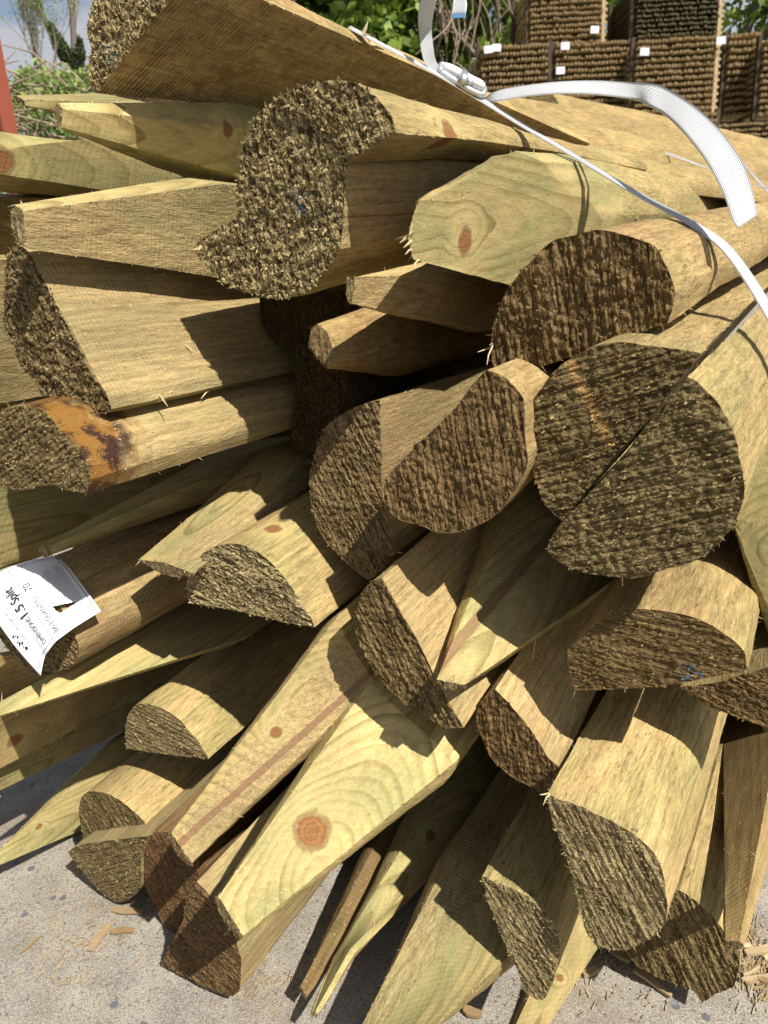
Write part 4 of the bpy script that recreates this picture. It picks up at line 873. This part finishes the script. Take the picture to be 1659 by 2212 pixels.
# ------------------------------------------------------------------ neighbouring bale of split posts just behind
def dsec(cx, cy, r, rot, k=14):
    pts = [(cx + r * math.cos(rot + math.pi * i / (k - 1)), cy + r * math.sin(rot + math.pi * i / (k - 1))) for i in range(k)]
    return pts
nb_labels = ['split post on top of the neighbouring bale under the curled strap', 'second split post along the top of the neighbouring bale', 'pale split post low on the neighbouring bale near the log ends',
             'pinkish tan split post crossing the top of the neighbouring bale', 'split post at the right of the neighbouring bale, under the strap end', 'golden split post with sawn end behind the strap buckle',
             'golden split post end just left of the small white strap loop', 'golden split post end under the small white strap loop', 'round backed post filling the middle of the neighbouring bale',
             'rearmost round backed post of the neighbouring bale', 'lower round backed post of the neighbouring bale', 'broad round backed post facing the open strap end']
def back_post(lab, px, d, r, vp, rot, Lr=2.6, tone=.3, red=.25, sh=1.1):
    A = ray(vp).normalized(); c = P(px, d) - A * sh; X = A.cross(Vector((0, 0, 1))).normalized(); Y = X.cross(A); M3 = Matrix((X, Y, A)).transposed(); MW = Matrix.Translation(c) @ M3.to_4x4()
    sec = dsec(0, 0, r, rot); V = []; Fs = []; mi = []; k = len(sec); zs = [0] + [Lr * i / 24 for i in range(1, 25)]
    for z in zs:
        for (x, y) in sec: h = 1 + .06 * noise.noise(Vector((x * 20 + px[0], y * 20, z * 5))); V.append((x * h, y * h, z))
    for i in range(len(zs) - 1):
        for j in range(k): Fs.append((i * k + j, (i + 1) * k + j, (i + 1) * k + (j + 1) % k, i * k + (j + 1) % k)); mi.append(1 if j == k - 1 else 0)
    root = mesh_obj('split_post', V, Fs, [M_BARK, M_SAWN], midx=mi, smooth=True); root.matrix_world = MW; tag(root, lab, 'timber post', 'split posts in the neighbouring bale')
    try: root.data.set_sharp_from_angle(angle=math.radians(30))
    except Exception: pass
    e = mesh_obj('sawn_end', V[:k], [tuple(range(k - 1, -1, -1))], M_END, root)
    at = e.data.attributes.new('hgt', 'FLOAT', 'FACE'); at.data.foreach_set('value', [1.0]); at = e.data.attributes.new('tint', 'FLOAT', 'FACE'); at.data.foreach_set('value', [.7])
    for o in (root, e): o['rc'] = 1.0; o['rs'] = 0.0; o['seed'] = px[0] * .013; o['tone'] = tone; o['red'] = red; o['endtone'] = .9; o['endred'] = 0.0; o['pith'] = [0, 0, 0]; o['bark'] = -.2; o['saw'] = 0.0; o['lum'] = .95
spots = [((1392, 352), 2.3, .062, (2300, 480), 0), ((1290, 312), 2.7, .055, (2300, 500), 0), ((1640, 440), 1.7, .05, (2400, 520), 0), ((1330, 322), 2.6, .06, (2600, 470), 0),
         ((1500, 348), 2.1, .07, (2600, 500), 0), ((1150, 300), 2.9, .055, (2400, 440), 0), ((1218, 302), 2.8, .05, (2400, 450), 0), ((1262, 296), 2.95, .055, (2400, 440), 0),
         ((1430, 330), 2.45, .06, (2600, 460), 0), ((1560, 322), 2.6, .06, (2600, 500), 0), ((1580, 400), 1.9, .07, (2500, 520), 0), ((1480, 420), 1.9, .08, (2600, 560), 0)]
for lab, (px, d, r, vp, rot) in zip(nb_labels, spots):
    back_post(lab, px, d, r, vp, rot + random.uniform(-.15, .15), tone=.15, red=.26 if px[0] > 1300 else .10)
for i, (px, d) in enumerate([((1250, 420), 2.5), ((1450, 470), 2.2), ((1620, 500), 1.9), ((1350, 520), 2.4), ((1600, 600), 2.0)]):
    back_post(('lowest', 'second lowest', 'third lowest', 'fourth lowest', 'fifth lowest')[i] + ' split post buried in the neighbouring bale', px, d, .08, (2600, 560), 0)
o = None

# ------------------------------------------------------------------ filler posts added inside the bale to block light and darken its gaps
deep = [(900, 860), (780, 820), (620, 850), (600, 1000), (540, 1130), (1050, 1000), (1100, 1150), (900, 1250), (720, 1330), (650, 1500), (560, 1560), (480, 1700), (1000, 1650), (1130, 1350), (880, 1700),
        (1060, 1800), (940, 1900), (1260, 1350), (1560, 1250), (1640, 1560), (1300, 1560), (440, 470), (300, 300), (460, 340), (620, 330), (330, 1160), (200, 1250), (350, 1450), (200, 1600), (120, 1300), (1280, 1900), (40, 420), (60, 640), (700, 620), (1200, 850), (260, 1080)]
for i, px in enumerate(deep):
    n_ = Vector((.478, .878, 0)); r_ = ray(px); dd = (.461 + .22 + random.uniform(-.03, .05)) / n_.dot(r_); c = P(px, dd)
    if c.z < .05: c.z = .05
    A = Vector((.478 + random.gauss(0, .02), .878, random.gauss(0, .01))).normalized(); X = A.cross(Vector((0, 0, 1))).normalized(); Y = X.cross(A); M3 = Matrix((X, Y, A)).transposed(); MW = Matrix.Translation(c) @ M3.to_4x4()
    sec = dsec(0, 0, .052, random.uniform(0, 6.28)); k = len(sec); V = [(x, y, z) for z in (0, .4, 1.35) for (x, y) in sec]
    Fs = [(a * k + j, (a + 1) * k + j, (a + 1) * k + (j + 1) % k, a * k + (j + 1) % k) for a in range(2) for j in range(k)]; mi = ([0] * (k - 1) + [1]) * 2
    root = mesh_obj('split_post', V, Fs, [M_BARK, M_SAWN], midx=mi); root.matrix_world = MW; tag(root, 'filler split post added deep in the bale to block light between front ends', 'timber post', 'filler split posts deep inside the strapped bale')
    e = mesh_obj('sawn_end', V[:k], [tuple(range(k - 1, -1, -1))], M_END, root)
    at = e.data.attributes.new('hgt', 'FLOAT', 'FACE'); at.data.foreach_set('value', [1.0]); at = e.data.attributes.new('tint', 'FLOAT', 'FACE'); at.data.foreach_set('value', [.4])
    for o in (root, e): o['rc'] = 1.0; o['rs'] = 0.0; o['seed'] = i * .7; o['tone'] = .2; o['red'] = .4; o['endtone'] = .0; o['endred'] = .4; o['pith'] = [0, 0, 0]; o['bark'] = -.2; o['saw'] = 0.0; o['lum'] = .5  # dark end tone and low lum carry the gaps' shade in the colour

# ------------------------------------------------------------------ plastic strap, buckle
def strap_mat():
    g = G('white_woven_strap'); uv = g.node('TexCoord').outputs['UV']; x = g.node('SeparateXYZ', {0: uv}).outputs[0]; y = g.node('SeparateXYZ', {0: uv}).outputs[1]
    w = g.m_('SINE', g.m_('MULTIPLY', x, 2 * math.pi * 17)); col = g.mix(g.map(w, -1, 1), (.80, .82, .85), (.92, .93, .95))
    blue = g.map(y, .955, .985); col = g.mix(g.m_('MULTIPLY', blue, g.attr('blue_end')), col, (.10, .32, .62))
    m = g.fin(col, .38, .45, w, .0003)
    tr = g.node('BsdfTranslucent', {0: (.75, .78, .82, 1)}); mx = g.node('MixShader', {0: .22, 1: g.b.outputs[0], 2: tr.outputs[0]}); g.t.links.new(mx.outputs[0], g.out.inputs[0]); return m
M_STRAP = strap_mat()
def cast(px, off=.006, dmax=2.5):
    r = ray(px); best = dmax
    for b in BV:
        h = b.ray_cast(CL, r.normalized())
        if h[0] is not None: best = min(best, (h[0] - CL).dot(ray((829.5, 1106))))
    return best - off
def ribbon(name, A, B, n, th=.0009, parent=None):
    """A, B: lists of (x, y, depth) in crop 2 units"""
    a = spline([P(T(2, q), q[2]) for q in A], n); b = spline([P(T(2, q), q[2]) for q in B], n); m = 6; V = []; Fs = []; UV = []
    for i in range(n):
        for j in range(m + 1):
            V.append(a[i].lerp(b[i], j / m)); 
    nn = []
    for i in range(n):
        t = (a[min(i + 1, n - 1)] - a[max(i - 1, 0)]); q = (b[i] - a[i]).cross(t).normalized(); nn.append(q)
    N0 = len(V)
    for i in range(n):
        for j in range(m + 1): V.append(V[i * (m + 1) + j] + nn[i] * th)
    def uv(i, j): return (j / m, i / (n - 1))
    for s in (0, N0):
        for i in range(n - 1):
            for j in range(m):
                q = [(i, j), (i, j + 1), (i + 1, j + 1), (i + 1, j)]; q = q[::-1] if s == 0 else q
                Fs.append([s + y * (m + 1) + x for y, x in q]); UV.append([uv(y, x) for y, x in q])
    for i in range(n - 1):
        for j in (0, m):
            q = [(i, j, 0), (i + 1, j, 0), (i + 1, j, N0), (i, j, N0)]; Fs.append([s + y * (m + 1) + x for y, x, s in q]); UV.append([uv(y, x) for y, x, s in q])
    for i in (0, n - 1):
        for j in range(m):
            q = [(i, j, 0), (i, j + 1, 0), (i, j + 1, N0), (i, j, N0)]; Fs.append([s + y * (m + 1) + x for y, x, s in q]); UV.append([uv(y, x) for y, x, s in q])
    o = mesh_obj(name, V, Fs, M_STRAP, parent); l = o.data.uv_layers.new(name='UVMap'); l.data.foreach_set('uv', [c for f in UV for p in f for c in p])
    o.data.polygons.foreach_set('use_smooth', [k < 2 * (n - 1) * m for k in range(len(Fs))]); return o
strap = empty('binding_strap', P(T(2, (440, 430)), .7)); tag(strap, 'white woven plastic strap over the bale, its long free end curling out to the right', 'strap')
bpy.context.view_layer.update()
def sdepth(x, y, off): return cast(T(2, (x, y)), off)
def keep(o):                       # parent without moving
    o.parent = strap; o.matrix_parent_inverse = strap.matrix_world.inverted(); return o
main = [(-150, 120), (60, 232), (235, 325), (360, 400), (440, 446), (600, 545), (760, 640), (880, 712), (1000, 785), (1110, 850), (1220, 908), (1340, 975), (1430, 1035), (1490, 1092), (1570, 1200), (1659, 1345), (1760, 1520), (1850, 1720), (1910, 1980), (1930, 2300)]
dep = [.64, .648, .655, .668, .672, .668, .650, .633, .615, .595, .570, .542, .535, .530, .522, .512, .50, .50, .51, .53]
if DEBUG:
    for q in main: print('STRAP', q, round(sdepth(q[0], q[1], 0), 3))
Aup = []; Blo = []
for (x, y), d_, i in zip(main, dep, range(99)):
    w_ = [6, 6, 7, 7, 8, 8, 8, 8, 9, 10, 11, 13, 17, 21, 24, 27, 30, 30, 30, 30][i]
    Aup.append((x + w_ * .5, y - w_ * .85, d_)); Blo.append((x - w_ * .5, y + w_ * .85, d_ - .010))
keep(ribbon('tensioned_strap', Aup, Blo, 90))
U = [(428, 436, .69), (480, 398, .675), (600, 374, .66), (750, 357, .645), (900, 352, .63), (1050, 357, .61), (1150, 363, .59), (1225, 385, .575), (1330, 450, .55), (1420, 530, .53), (1500, 630, .515), (1550, 710, .505), (1582, 800, .497), (1612, 932, .49)]
Lw = [(446, 446, .68), (500, 438, .665), (620, 418, .65), (750, 408, .635), (900, 410, .62), (1080, 432, .60), (1150, 462, .58), (1215, 500, .565), (1298, 580, .54), (1378, 680, .52), (1438, 780, .505), (1478, 870, .495), (1502, 945, .49), (1524, 988, .487)]
keep(ribbon('long_free_end', U, Lw, 80))
keep(ribbon('under_flap', [(1455, 785, .52), (1475, 830, .512), (1500, 900, .504), (1516, 955, .498)], [(1468, 783, .52), (1492, 830, .512), (1512, 900, .504), (1524, 960, .498)], 14))
Lp = [(228, 322, .655), (190, 292, .65), (165, 240, .645), (150, 130, .64), (150, 50, .63), (172, -30, .62), (215, -75, .60), (262, -78, .585), (292, -40, .575), (300, 10, .57), (290, 78, .57)]
Rp = [(240, 292, .655), (222, 260, .65), (214, 215, .645), (206, 130, .64), (215, 50, .625), (232, -10, .61), (255, -35, .59), (290, -50, .575), (330, -40, .567), (355, 5, .562), (348, 74, .562)]
lo = keep(ribbon('short_free_end', Lp, Rp, 60)); lo['blue_end'] = 1.0
def steel():
    g = G('galvanised_steel'); co = g.co(); n = g.noise(co, 260, 4, .7); g.b.inputs['Metallic'].default_value = .85
    return g.fin(g.mix(n, (.42, .45, .49), (.78, .80, .84)), .38, .5, n, .0006)
M_ST = steel()
def bz(x, y, d): return P(((1600 + x / 4.1475) * .5486, (200 + y / 4.1475) * .5486), d)
bk = empty('strap_buckle', bz(900, 470, .655)); tag(bk, 'galvanised wire buckle gripping the white strap on the topmost post', 'buckle')
bpy.context.view_layer.update()
def keepb(o): o.parent = bk; o.matrix_parent_inverse = bk.matrix_world.inverted(); return o
m1 = MB(); lp = [bz(560, 340, .652), bz(700, 430, .652), bz(900, 560, .655), bz(1080, 660, .658), bz(1235, 725, .662)]; m1.tube(spline(lp, 20), .0026, 10); keepb(m1.build('long_wire', M_ST, smooth=True))
m1 = MB(); m1.tube(spline([bz(575, 225, .658), bz(600, 235, .658), bz(700, 270, .660), bz(900, 360, .664), bz(1100, 470, .668), bz(1245, 570, .67)], 20), .0027, 10); keepb(m1.build('top_wire', M_ST, smooth=True))
m1 = MB(); m1.tube(spline([bz(575, 225, .658), bz(548, 270, .655), bz(560, 340, .652)], 8), .0026, 10); m1.tube(spline([bz(1245, 570, .67), bz(1275, 650, .666), bz(1235, 725, .662)], 8), .0026, 10); keepb(m1.build('end_bend', M_ST, smooth=True))
m1 = MB(); m1.tube([bz(930, 400, .654), bz(935, 470, .646), bz(950, 500, .652)], .0046, 10); m1.tube([bz(930, 470, .644), bz(934, 474, .640)], .0042, 10); m1.tube([bz(920, 440, .660), bz(1010, 500, .656), bz(1040, 560, .655)], .004, 9); keepb(m1.build('centre_bar', M_ST, smooth=True))
def wrapstrap(pts, name):
    m = MB(); q = [bz(*p) for p in pts]; m.tube(q, [.0036, .0043, .0044, .0043, .0036], 14); keepb(m.build(name, M_PAPER, smooth=True))
wrapstrap([(640, 262, .655), (680, 290, .653), (760, 330, .652), (840, 365, .654), (890, 395, .656)], 'strap_wrap')
wrapstrap([(1050, 478, .660), (1080, 500, .658), (1140, 530, .658), (1200, 560, .660), (1240, 590, .663)], 'strap_wrap')

def small_strap(label, A, B, n=20, th=.0008):
    o = ribbon('strap_offcut', A, B, n, th); tag(o, label, 'strap', 'white straps on the neighbouring bale'); return o
small_strap('short white strap loop on the golden ends behind the pile', [(816, 598, 2.2), (850, 565, 2.2), (905, 545, 2.2), (960, 548, 2.2), (995, 562, 2.2)], [(822, 602, 2.2), (858, 578, 2.2), (906, 560, 2.2), (955, 562, 2.2), (988, 568, 2.2)])
small_strap('white strap lying along the neighbouring bale behind the curled end', [(1122, 648, 1.5), (1180, 648, 1.5), (1260, 670, 1.5), (1350, 705, 1.5), (1440, 740, 1.5)], [(1125, 656, 1.5), (1180, 662, 1.5), (1256, 680, 1.5), (1346, 712, 1.5), (1438, 744, 1.5)])
small_strap('thin white strap running down to the right edge behind the curled end', [(1555, 700, 1.5), (1600, 755, 1.5), (1680, 838, 1.5)], [(1551, 708, 1.5), (1594, 764, 1.5), (1672, 848, 1.5)])
small_strap('thin white strap crossing low at the right edge', [(1575, 788, 1.5), (1620, 800, 1.5), (1690, 825, 1.5)], [(1575, 793, 1.5), (1620, 806, 1.5), (1690, 832, 1.5)])

# ------------------------------------------------------------------ printed paper label
def lz(x, y): return (x * .1389, 1179.5 + y * .1389)
Lb = [(0, (630, 2020)), (.10, (668, 1800)), (.2, (700, 1700)), (.42, (850, 1490)), (.7, (1150, 1270)), (1, (1570, 1010))]
Rb = [(0, (-470, 650)), (.2, (-180, 510)), (.42, (100, 345)), (.7, (480, 215)), (1, (870, 140))]
Tb = [(0, (630, 2020)), (.16, (420, 1790)), (.34, (210, 1540)), (.5, (0, 1240)), (.75, (-230, 950)), (1, (-470, 650))]
Bb = [(0, (1570, 1010)), (.35, (1310, 640)), (.7, (1080, 330)), (1, (870, 140))]
def lut(tb, t):
    for (a, p), (b, q) in zip(tb, tb[1:]):
        if t <= b or b == tb[-1][0]: k = (t - a) / (b - a); return Vector((p[0] + (q[0] - p[0]) * k, p[1] + (q[1] - p[1]) * k))
def smooth_lut(tb):
    ts = [i / 40 for i in range(41)]; v = [lut(tb, t) for t in ts]
    for _ in range(6): v = [v[0]] + [(v[i - 1] + v[i] * 2 + v[i + 1]) / 4 for i in range(1, 40)] + [v[-1]]
    def f(t): x = min(max(t, -.05), 1.05) * 40; i = min(39, max(0, int(x))); return v[i].lerp(v[i + 1], x - i)
    return f
fL, fR, fT, fB = map(smooth_lut, (Lb, Rb, Tb, Bb))
def paper_px(u, v):                # u along the reading direction, v down the label
    c = fL(v) * (1 - u) + fR(v) * u + fT(u) * (1 - v) + fB(u) * v
    c -= (fL(0) * (1 - u) * (1 - v) + fR(0) * u * (1 - v) + fL(1) * (1 - u) * v + fR(1) * u * v); return lz(c.x, c.y)
def paper(u, v, up=0.0):
    d = .600 - .030 * (1 - v) + .030 * u - .018 * math.sin(math.pi * v) * .8 + .010 * math.sin(u * 5 + 1) * (1 - v) + .006 * math.exp(-((v - .17 - .1 * u) / .06) ** 2)
    return P(paper_px(u, v), d - up)
def lab_mat():
    g = G('paper_label'); co = g.co(); return g.fin(g.mix(g.noise(co, 40, 3), (.78, .79, .81), (.84, .85, .87)), .45, .35)
NU, NV = 120, 110; V = []; Fs = []
hole = [lz(*q) for q in ((815, 940), (1230, 852), (1120, 925), (1000, 1005), (935, 1042), (860, 1000))]
def inpoly(p, poly):
    c = False
    for a, b in zip(poly, poly[1:] + poly[:1]):
        if (a[1] > p[1]) != (b[1] > p[1]) and p[0] < (b[0] - a[0]) * (p[1] - a[1]) / (b[1] - a[1]) + a[0]: c = not c
    return c
for j in range(NV + 1):
    for i in range(NU + 1): V.append(paper(i / NU, j / NV))
for j in range(NV):
    for i in range(NU):
        if not inpoly(paper_px((i + .5) / NU, (j + .5) / NV), hole): Fs.append((j * (NU + 1) + i, j * (NU + 1) + i + 1, (j + 1) * (NU + 1) + i + 1, (j + 1) * (NU + 1) + i))
lab = mesh_obj('paper_label', V, Fs, lab_mat(), smooth=True); tag(lab, 'torn white printed paper label curling over the posts at the left edge', 'label')
M_INK = simple('black_ink', (.02, .02, .025), .6, .2, 0.0); M_INKG = simple('grey_ink', (.33, .33, .35), .6, .2, 0.0)
md = lab.modifiers.new('thickness', 'SOLIDIFY'); md.thickness = .0002; md.offset = 1
def print_poly(name, polys, mat):
    V = []; Fs = []
    for vs, fs in polys:
        n = len(V); V += [paper(u, v, .0007) for u, v in vs]; Fs += [tuple(n + i for i in f) for f in fs]
    return mesh_obj(name, V, Fs, mat, lab)
def line(u0, v0, u1, v1, w):
    n = 40; vs = []; du, dv = u1 - u0, v1 - v0; l = math.hypot(du, dv); nu, nv = -dv / l * w, du / l * w
    for i in range(n + 1): t = i / n; vs += [(u0 + du * t + nu, v0 + dv * t + nv), (u0 + du * t - nu, v0 + dv * t - nv)]
    return vs, [(2 * i, 2 * i + 1, 2 * i + 3, 2 * i + 2) for i in range(n)]
print_poly('ruled_lines', [line(.035, .03, .035, .97, .0022), line(.035, .97, .97, .97, .0028), line(.035, .42, 1, .42, .0028), line(.035, .17, 1, .17, .0024), line(.90, .985, .995, .985, .005), line(.96, .42, .96, .97, .0022)], M_INK)
def text(name, body, u, v, hu, su, mat, bold=0.0, spc=1.0):
    c = bpy.data.curves.new(name, 'FONT'); c.body = body; c.size = 1; c.offset = bold; c.space_character = spc; o = bpy.data.objects.new(name, c); COL.objects.link(o)
    dg = bpy.context.evaluated_depsgraph_get(); me = bpy.data.meshes.new_from_object(o.evaluated_get(dg)); COL.objects.unlink(o); bpy.data.objects.remove(o)
    bm = bmesh.new(); bm.from_mesh(me); bmesh.ops.triangulate(bm, faces=bm.faces); bmesh.ops.subdivide_edges(bm, edges=[e for e in bm.edges if e.calc_length() > .25], cuts=2, use_grid_fill=False); bmesh.ops.triangulate(bm, faces=bm.faces)
    x0 = min(q.co.x for q in bm.verts); x1 = max(q.co.x for q in bm.verts)
    for q in bm.verts: q.co = paper(u + (q.co.x - x0) / (x1 - x0) * su, v - q.co.y * hu, .0008)
    me2 = bpy.data.meshes.new(name); bm.to_mesh(me2); me2.materials.append(mat); me2.update(); ob = bpy.data.objects.new(name, me2); link(ob, lab)
text('lettering', 'BALE QUANTITY:', .075, .535, .085, .44, M_INK); text('lettering', '70', .60, .535, .13, .10, M_INK)
text('lettering', 'DIMENSIONS', .075, .335, .085, .30, M_INK); text('lettering', '1.5 Split', .40, .345, .17, .36, M_INK, .015)
text('lettering', 'DER PRODUCTS', .14, .145, .045, .42, M_INK)
bl = []
for i in range(15):                # small black and white emblem of rounded shapes
    cu, cv, r =   .20 + i * .012 + random.uniform(-.01, .01), .055 + random.uniform(-.03, .03), random.uniform(.006, .015); vs = [(cu + r * .9 * math.cos(a) * (1 + .2 * math.sin(3 * a + i)), cv + r * 1.2 * math.sin(a)) for a in [2 * math.pi * k / 12 for k in range(12)]]
    if i % 3: bl.append((vs, [tuple(range(12))]))
    else: bl.append(([q for a in vs for q in (a, (cu + (a[0] - cu) * .78, cv + (a[1] - cv) * .78))], [(2 * k, 2 * k + 1, (2 * k + 3) % 24, (2 * k + 2) % 24) for k in range(12)]))
print_poly('emblem', bl, M_INK)
fine = []
for r_ in range(16):               # fine print, too small to read
    u = .10 + random.uniform(0, .05); vv_ = .58 + r_ * .0225
    end_ = .86 - random.uniform(0, .2)
    while u < end_: w = random.uniform(.008, .03); fine.append(line(u, vv_, u + w, vv_, .0042)); u += w + .006
fine = [(vs, fs) for vs, fs in fine if not inpoly(paper_px(*vs[0]), hole) and not inpoly(paper_px(*vs[-1]), hole)]
print_poly('fine_print', fine, M_INKG)

# ------------------------------------------------------------------ torn splinters still clinging to the posts
def find_post(word): return next(o for o in COL.objects if word in o.get('label', ''))
def splinters(word, n, items):
    root = find_post(word)
    for (x0, y0, x1, y1, w, o0, o1, t) in items:
        d0 = cast(T(n, (x0, y0)), o0); a = P(T(n, (x0, y0)), d0); b = P(T(n, (x1, y1)), d0 + o0 - o1); m_ = (a + b) / 2 + Vector((random.gauss(0, .001), 0, random.gauss(0, .001)))
        mb = MB(); mb.tube([a, m_, b], [w, w * .9, w * .25], 4, t); o = mb.build('splinter', M_HAIR); o.parent = root; o.matrix_parent_inverse = root.matrix_world.inverted()
bpy.context.view_layer.update()
splinters('half round post with dark upright', 4, [(505, 110, 405, 150, .0009, .001, .012, .8), (515, 95, 440, 75, .0010, .001, .012, .7), (530, 150, 440, 192, .0011, .001, .014, .9), (500, 70, 455, 120, .0008, .001, .01, .6), (545, 120, 470, 165, .0008, .001, .01, .3), (470, 120, 445, 205, .0007, .002, .006, .8)])
splinters('wide post at upper left', 3, [(690, 335, 725, 385, .0006, .001, .008, .9), (712, 350, 668, 365, .0005, .001, .008, .9), (745, 318, 700, 345, .0005, .001, .008, 1), (905, 315, 868, 352, .0009, .001, .012, 1), (800, 120, 838, 150, .0005, .0008, .002, .9)])
splinters('stain by its dark end', 3, [(345, 680, 395, 700, .0008, .001, .006, .9), (385, 690, 375, 655, .0006, .001, .006, .4), (1165, 520, 1190, 545, .0006, .001, .006, .9)])
splinters('smooth green arched cut', 2, [(125, 1000, 68, 1050, .0010, .001, .004, .3), (120, 1040, 85, 1070, .0010, .001, .006, .5), (118, 1080, 92, 1100, .0008, .001, .006, .6), (150, 1122, 135, 1160, .0006, .001, .006, 1), (120, 970, 108, 1010, .0008, .001, .004, .2)])
splinters('fat pale post pointing down', 6, [(715, 690, 688, 735, .0006, .001, .006, 1), (712, 684, 672, 690, .0005, .001, .006, .9), (1222, 1240, 1245, 1262, .0004, .001, .004, 1), (1180, 1280, 1195, 1310, .0004, .001, .004, .9), (1100, 850, 1085, 830, .0005, .001, .004, .9)])
splinters('large post topmost in the bale', 1, [(1560, 165, 1590, 90, .0016, .001, .006, .7), (1580, 160, 1650, 195, .0014, .001, .006, .6), (1600, 190, 1659, 215, .0014, .001, .006, .9), (1540, 150, 1600, 150, .0010, .001, .006, .5)])
splinters('long green point with a small red knot', 6, [(20, 1240, -25, 1330, .0010, .001, .004, .6)])
splinters('flat face left of the fat pale post', 6, [(640, 105, 655, 15, .0005, .001, .010, 1), (560, 110, 625, 85, .0005, .001, .006, .5), (560, 95, 600, 125, .0004, .001, .006, .6)])

# ------------------------------------------------------------------ loose bits on the concrete
M_CHIP = hair_mat(); M_CHIP.name = 'wood_chip'
def chip(label, n, pts, w, name='wood_sliver', th=.003, tint=.6, cat='wood sliver', z=.002):
    c = [on_ground(T(n, q), z) for q in pts]; c = spline(c, 12); mb = MB(); A = []; B = []
    for i, p in enumerate(c):
        d = (c[min(i + 1, 11)] - c[max(i - 1, 0)]).normalized(); s = d.cross(Vector((0, 0, 1))) * w * (.5 + .5 * math.sin(math.pi * (i + 1) / 13) + .12 * noise.noise(p * 300)); q = p + Vector((0, 0, th / 2 + .001 + .001 * noise.noise(p * 90)))
        A.append(q + s); B.append(q - s)
    mb.ribbon(A, B, th, tint); o = mb.build(name, M_CHIP); tag(o, label, cat, 'wood slivers on the concrete'); return o
chip('flat grey wood sliver lying near the small arched end', 5, [(490, 1190), (540, 1195), (620, 1200)], .0042, th=.0015, tint=.12)
chip('pale wood sliver pointing up beside the dark one', 5, [(390, 1370), (430, 1310), (480, 1250)], .0042, th=.0015, tint=.25)
chip('dark brown chip on the pavement near the arched end', 5, [(480, 1290), (520, 1280), (578, 1282)], .0035, th=.0015, tint=.0)
chip('reddish brown leaf like chip on the pavement at the bottom', 6, [(345, 1625), (380, 1640), (422, 1650)], .004, tint=.0)
chip('long bent wood splinter in front of the lower right post', 6, [(1080, 1455), (1150, 1500), (1240, 1568)], .0028, tint=.35, th=.003)
chip('brown splinter in the shadow under the fat pale post', 6, [(960, 1355), (1010, 1390), (1060, 1420)], .003, tint=.15, th=.004)
chip('small grey splinter on the open pavement at lower right', 6, [(860, 1475), (890, 1465), (925, 1452)], .003, tint=.2)
chip('thin twig standing out of the shadow at lower left', 5, [(90, 1380), (130, 1345), (180, 1300)], .0012, tint=.1, th=.0015)
chip('broad pale splinter at the right edge behind the ridged post', 6, [(1560, 1385), (1610, 1375), (1700, 1365)], .0035, tint=.4, th=.003)
chip('second pale splinter low at the right edge', 6, [(1545, 1500), (1600, 1490), (1690, 1478)], .0022, tint=.45, th=.002)
for i in range(10):
    x, y = random.uniform(1535, 1659), random.uniform(1330, 1520); a = random.uniform(-.6, .4); l = random.uniform(30, 80)
    chip(('longest', 'palest', 'thinnest', 'lowest', 'topmost', 'leftmost', 'rightmost', 'flattest', 'darkest', 'shortest')[i] + ' loose shred of wood in the litter at the right edge', 6, [(x, y), (x + l * .5, y + l * a * .5 + 3), (x + l, y + l * a)], random.uniform(.001, .003), tint=random.random(), th=.002)
mb = MB()
def litter(n, cx, cy, sx, sy, cnt, lmin=.002, lmax=.012):
    for _ in range(cnt):
        q = on_ground(T(n, (random.gauss(cx, sx), random.gauss(cy, sy))), .0012); a = random.gauss(-.75, .6); l = random.uniform(lmin, lmax) * random.random() ** .5; w = random.uniform(.0002, .0006)
        d = Vector((math.cos(a), -math.sin(a), random.uniform(0, .25))) * l; s = Vector((-d.y, d.x, 0)).normalized() * w; k = Vector((0, 0, .0006))
        mb.add([q + s, q - s, q + d - s * .3, q + d + s * .3, q + s + k, q - s + k, q + d + k - s * .3, q + d + k + s * .3], [(4, 5, 6, 7), (0, 1, 5, 4), (1, 2, 6, 5), (3, 0, 4, 7)], random.random() * .7)
litter(5, 330, 1330, 120, 110, 110); litter(5, 250, 1450, 80, 60, 50); litter(5, 1150, 1500, 90, 60, 60); litter(6, 900, 1500, 260, 80, 90); litter(6, 1000, 1380, 80, 40, 120); litter(6, 1600, 1430, 60, 90, 300, .004, .03); litter(5, 500, 1180, 200, 120, 120); litter(5, 100, 1250, 200, 200, 80)
o = mb.build('sawdust_litter', M_CHIP); tag(o, 'fine straw coloured shreds and sawdust scattered on the concrete', 'sawdust', kind='stuff')
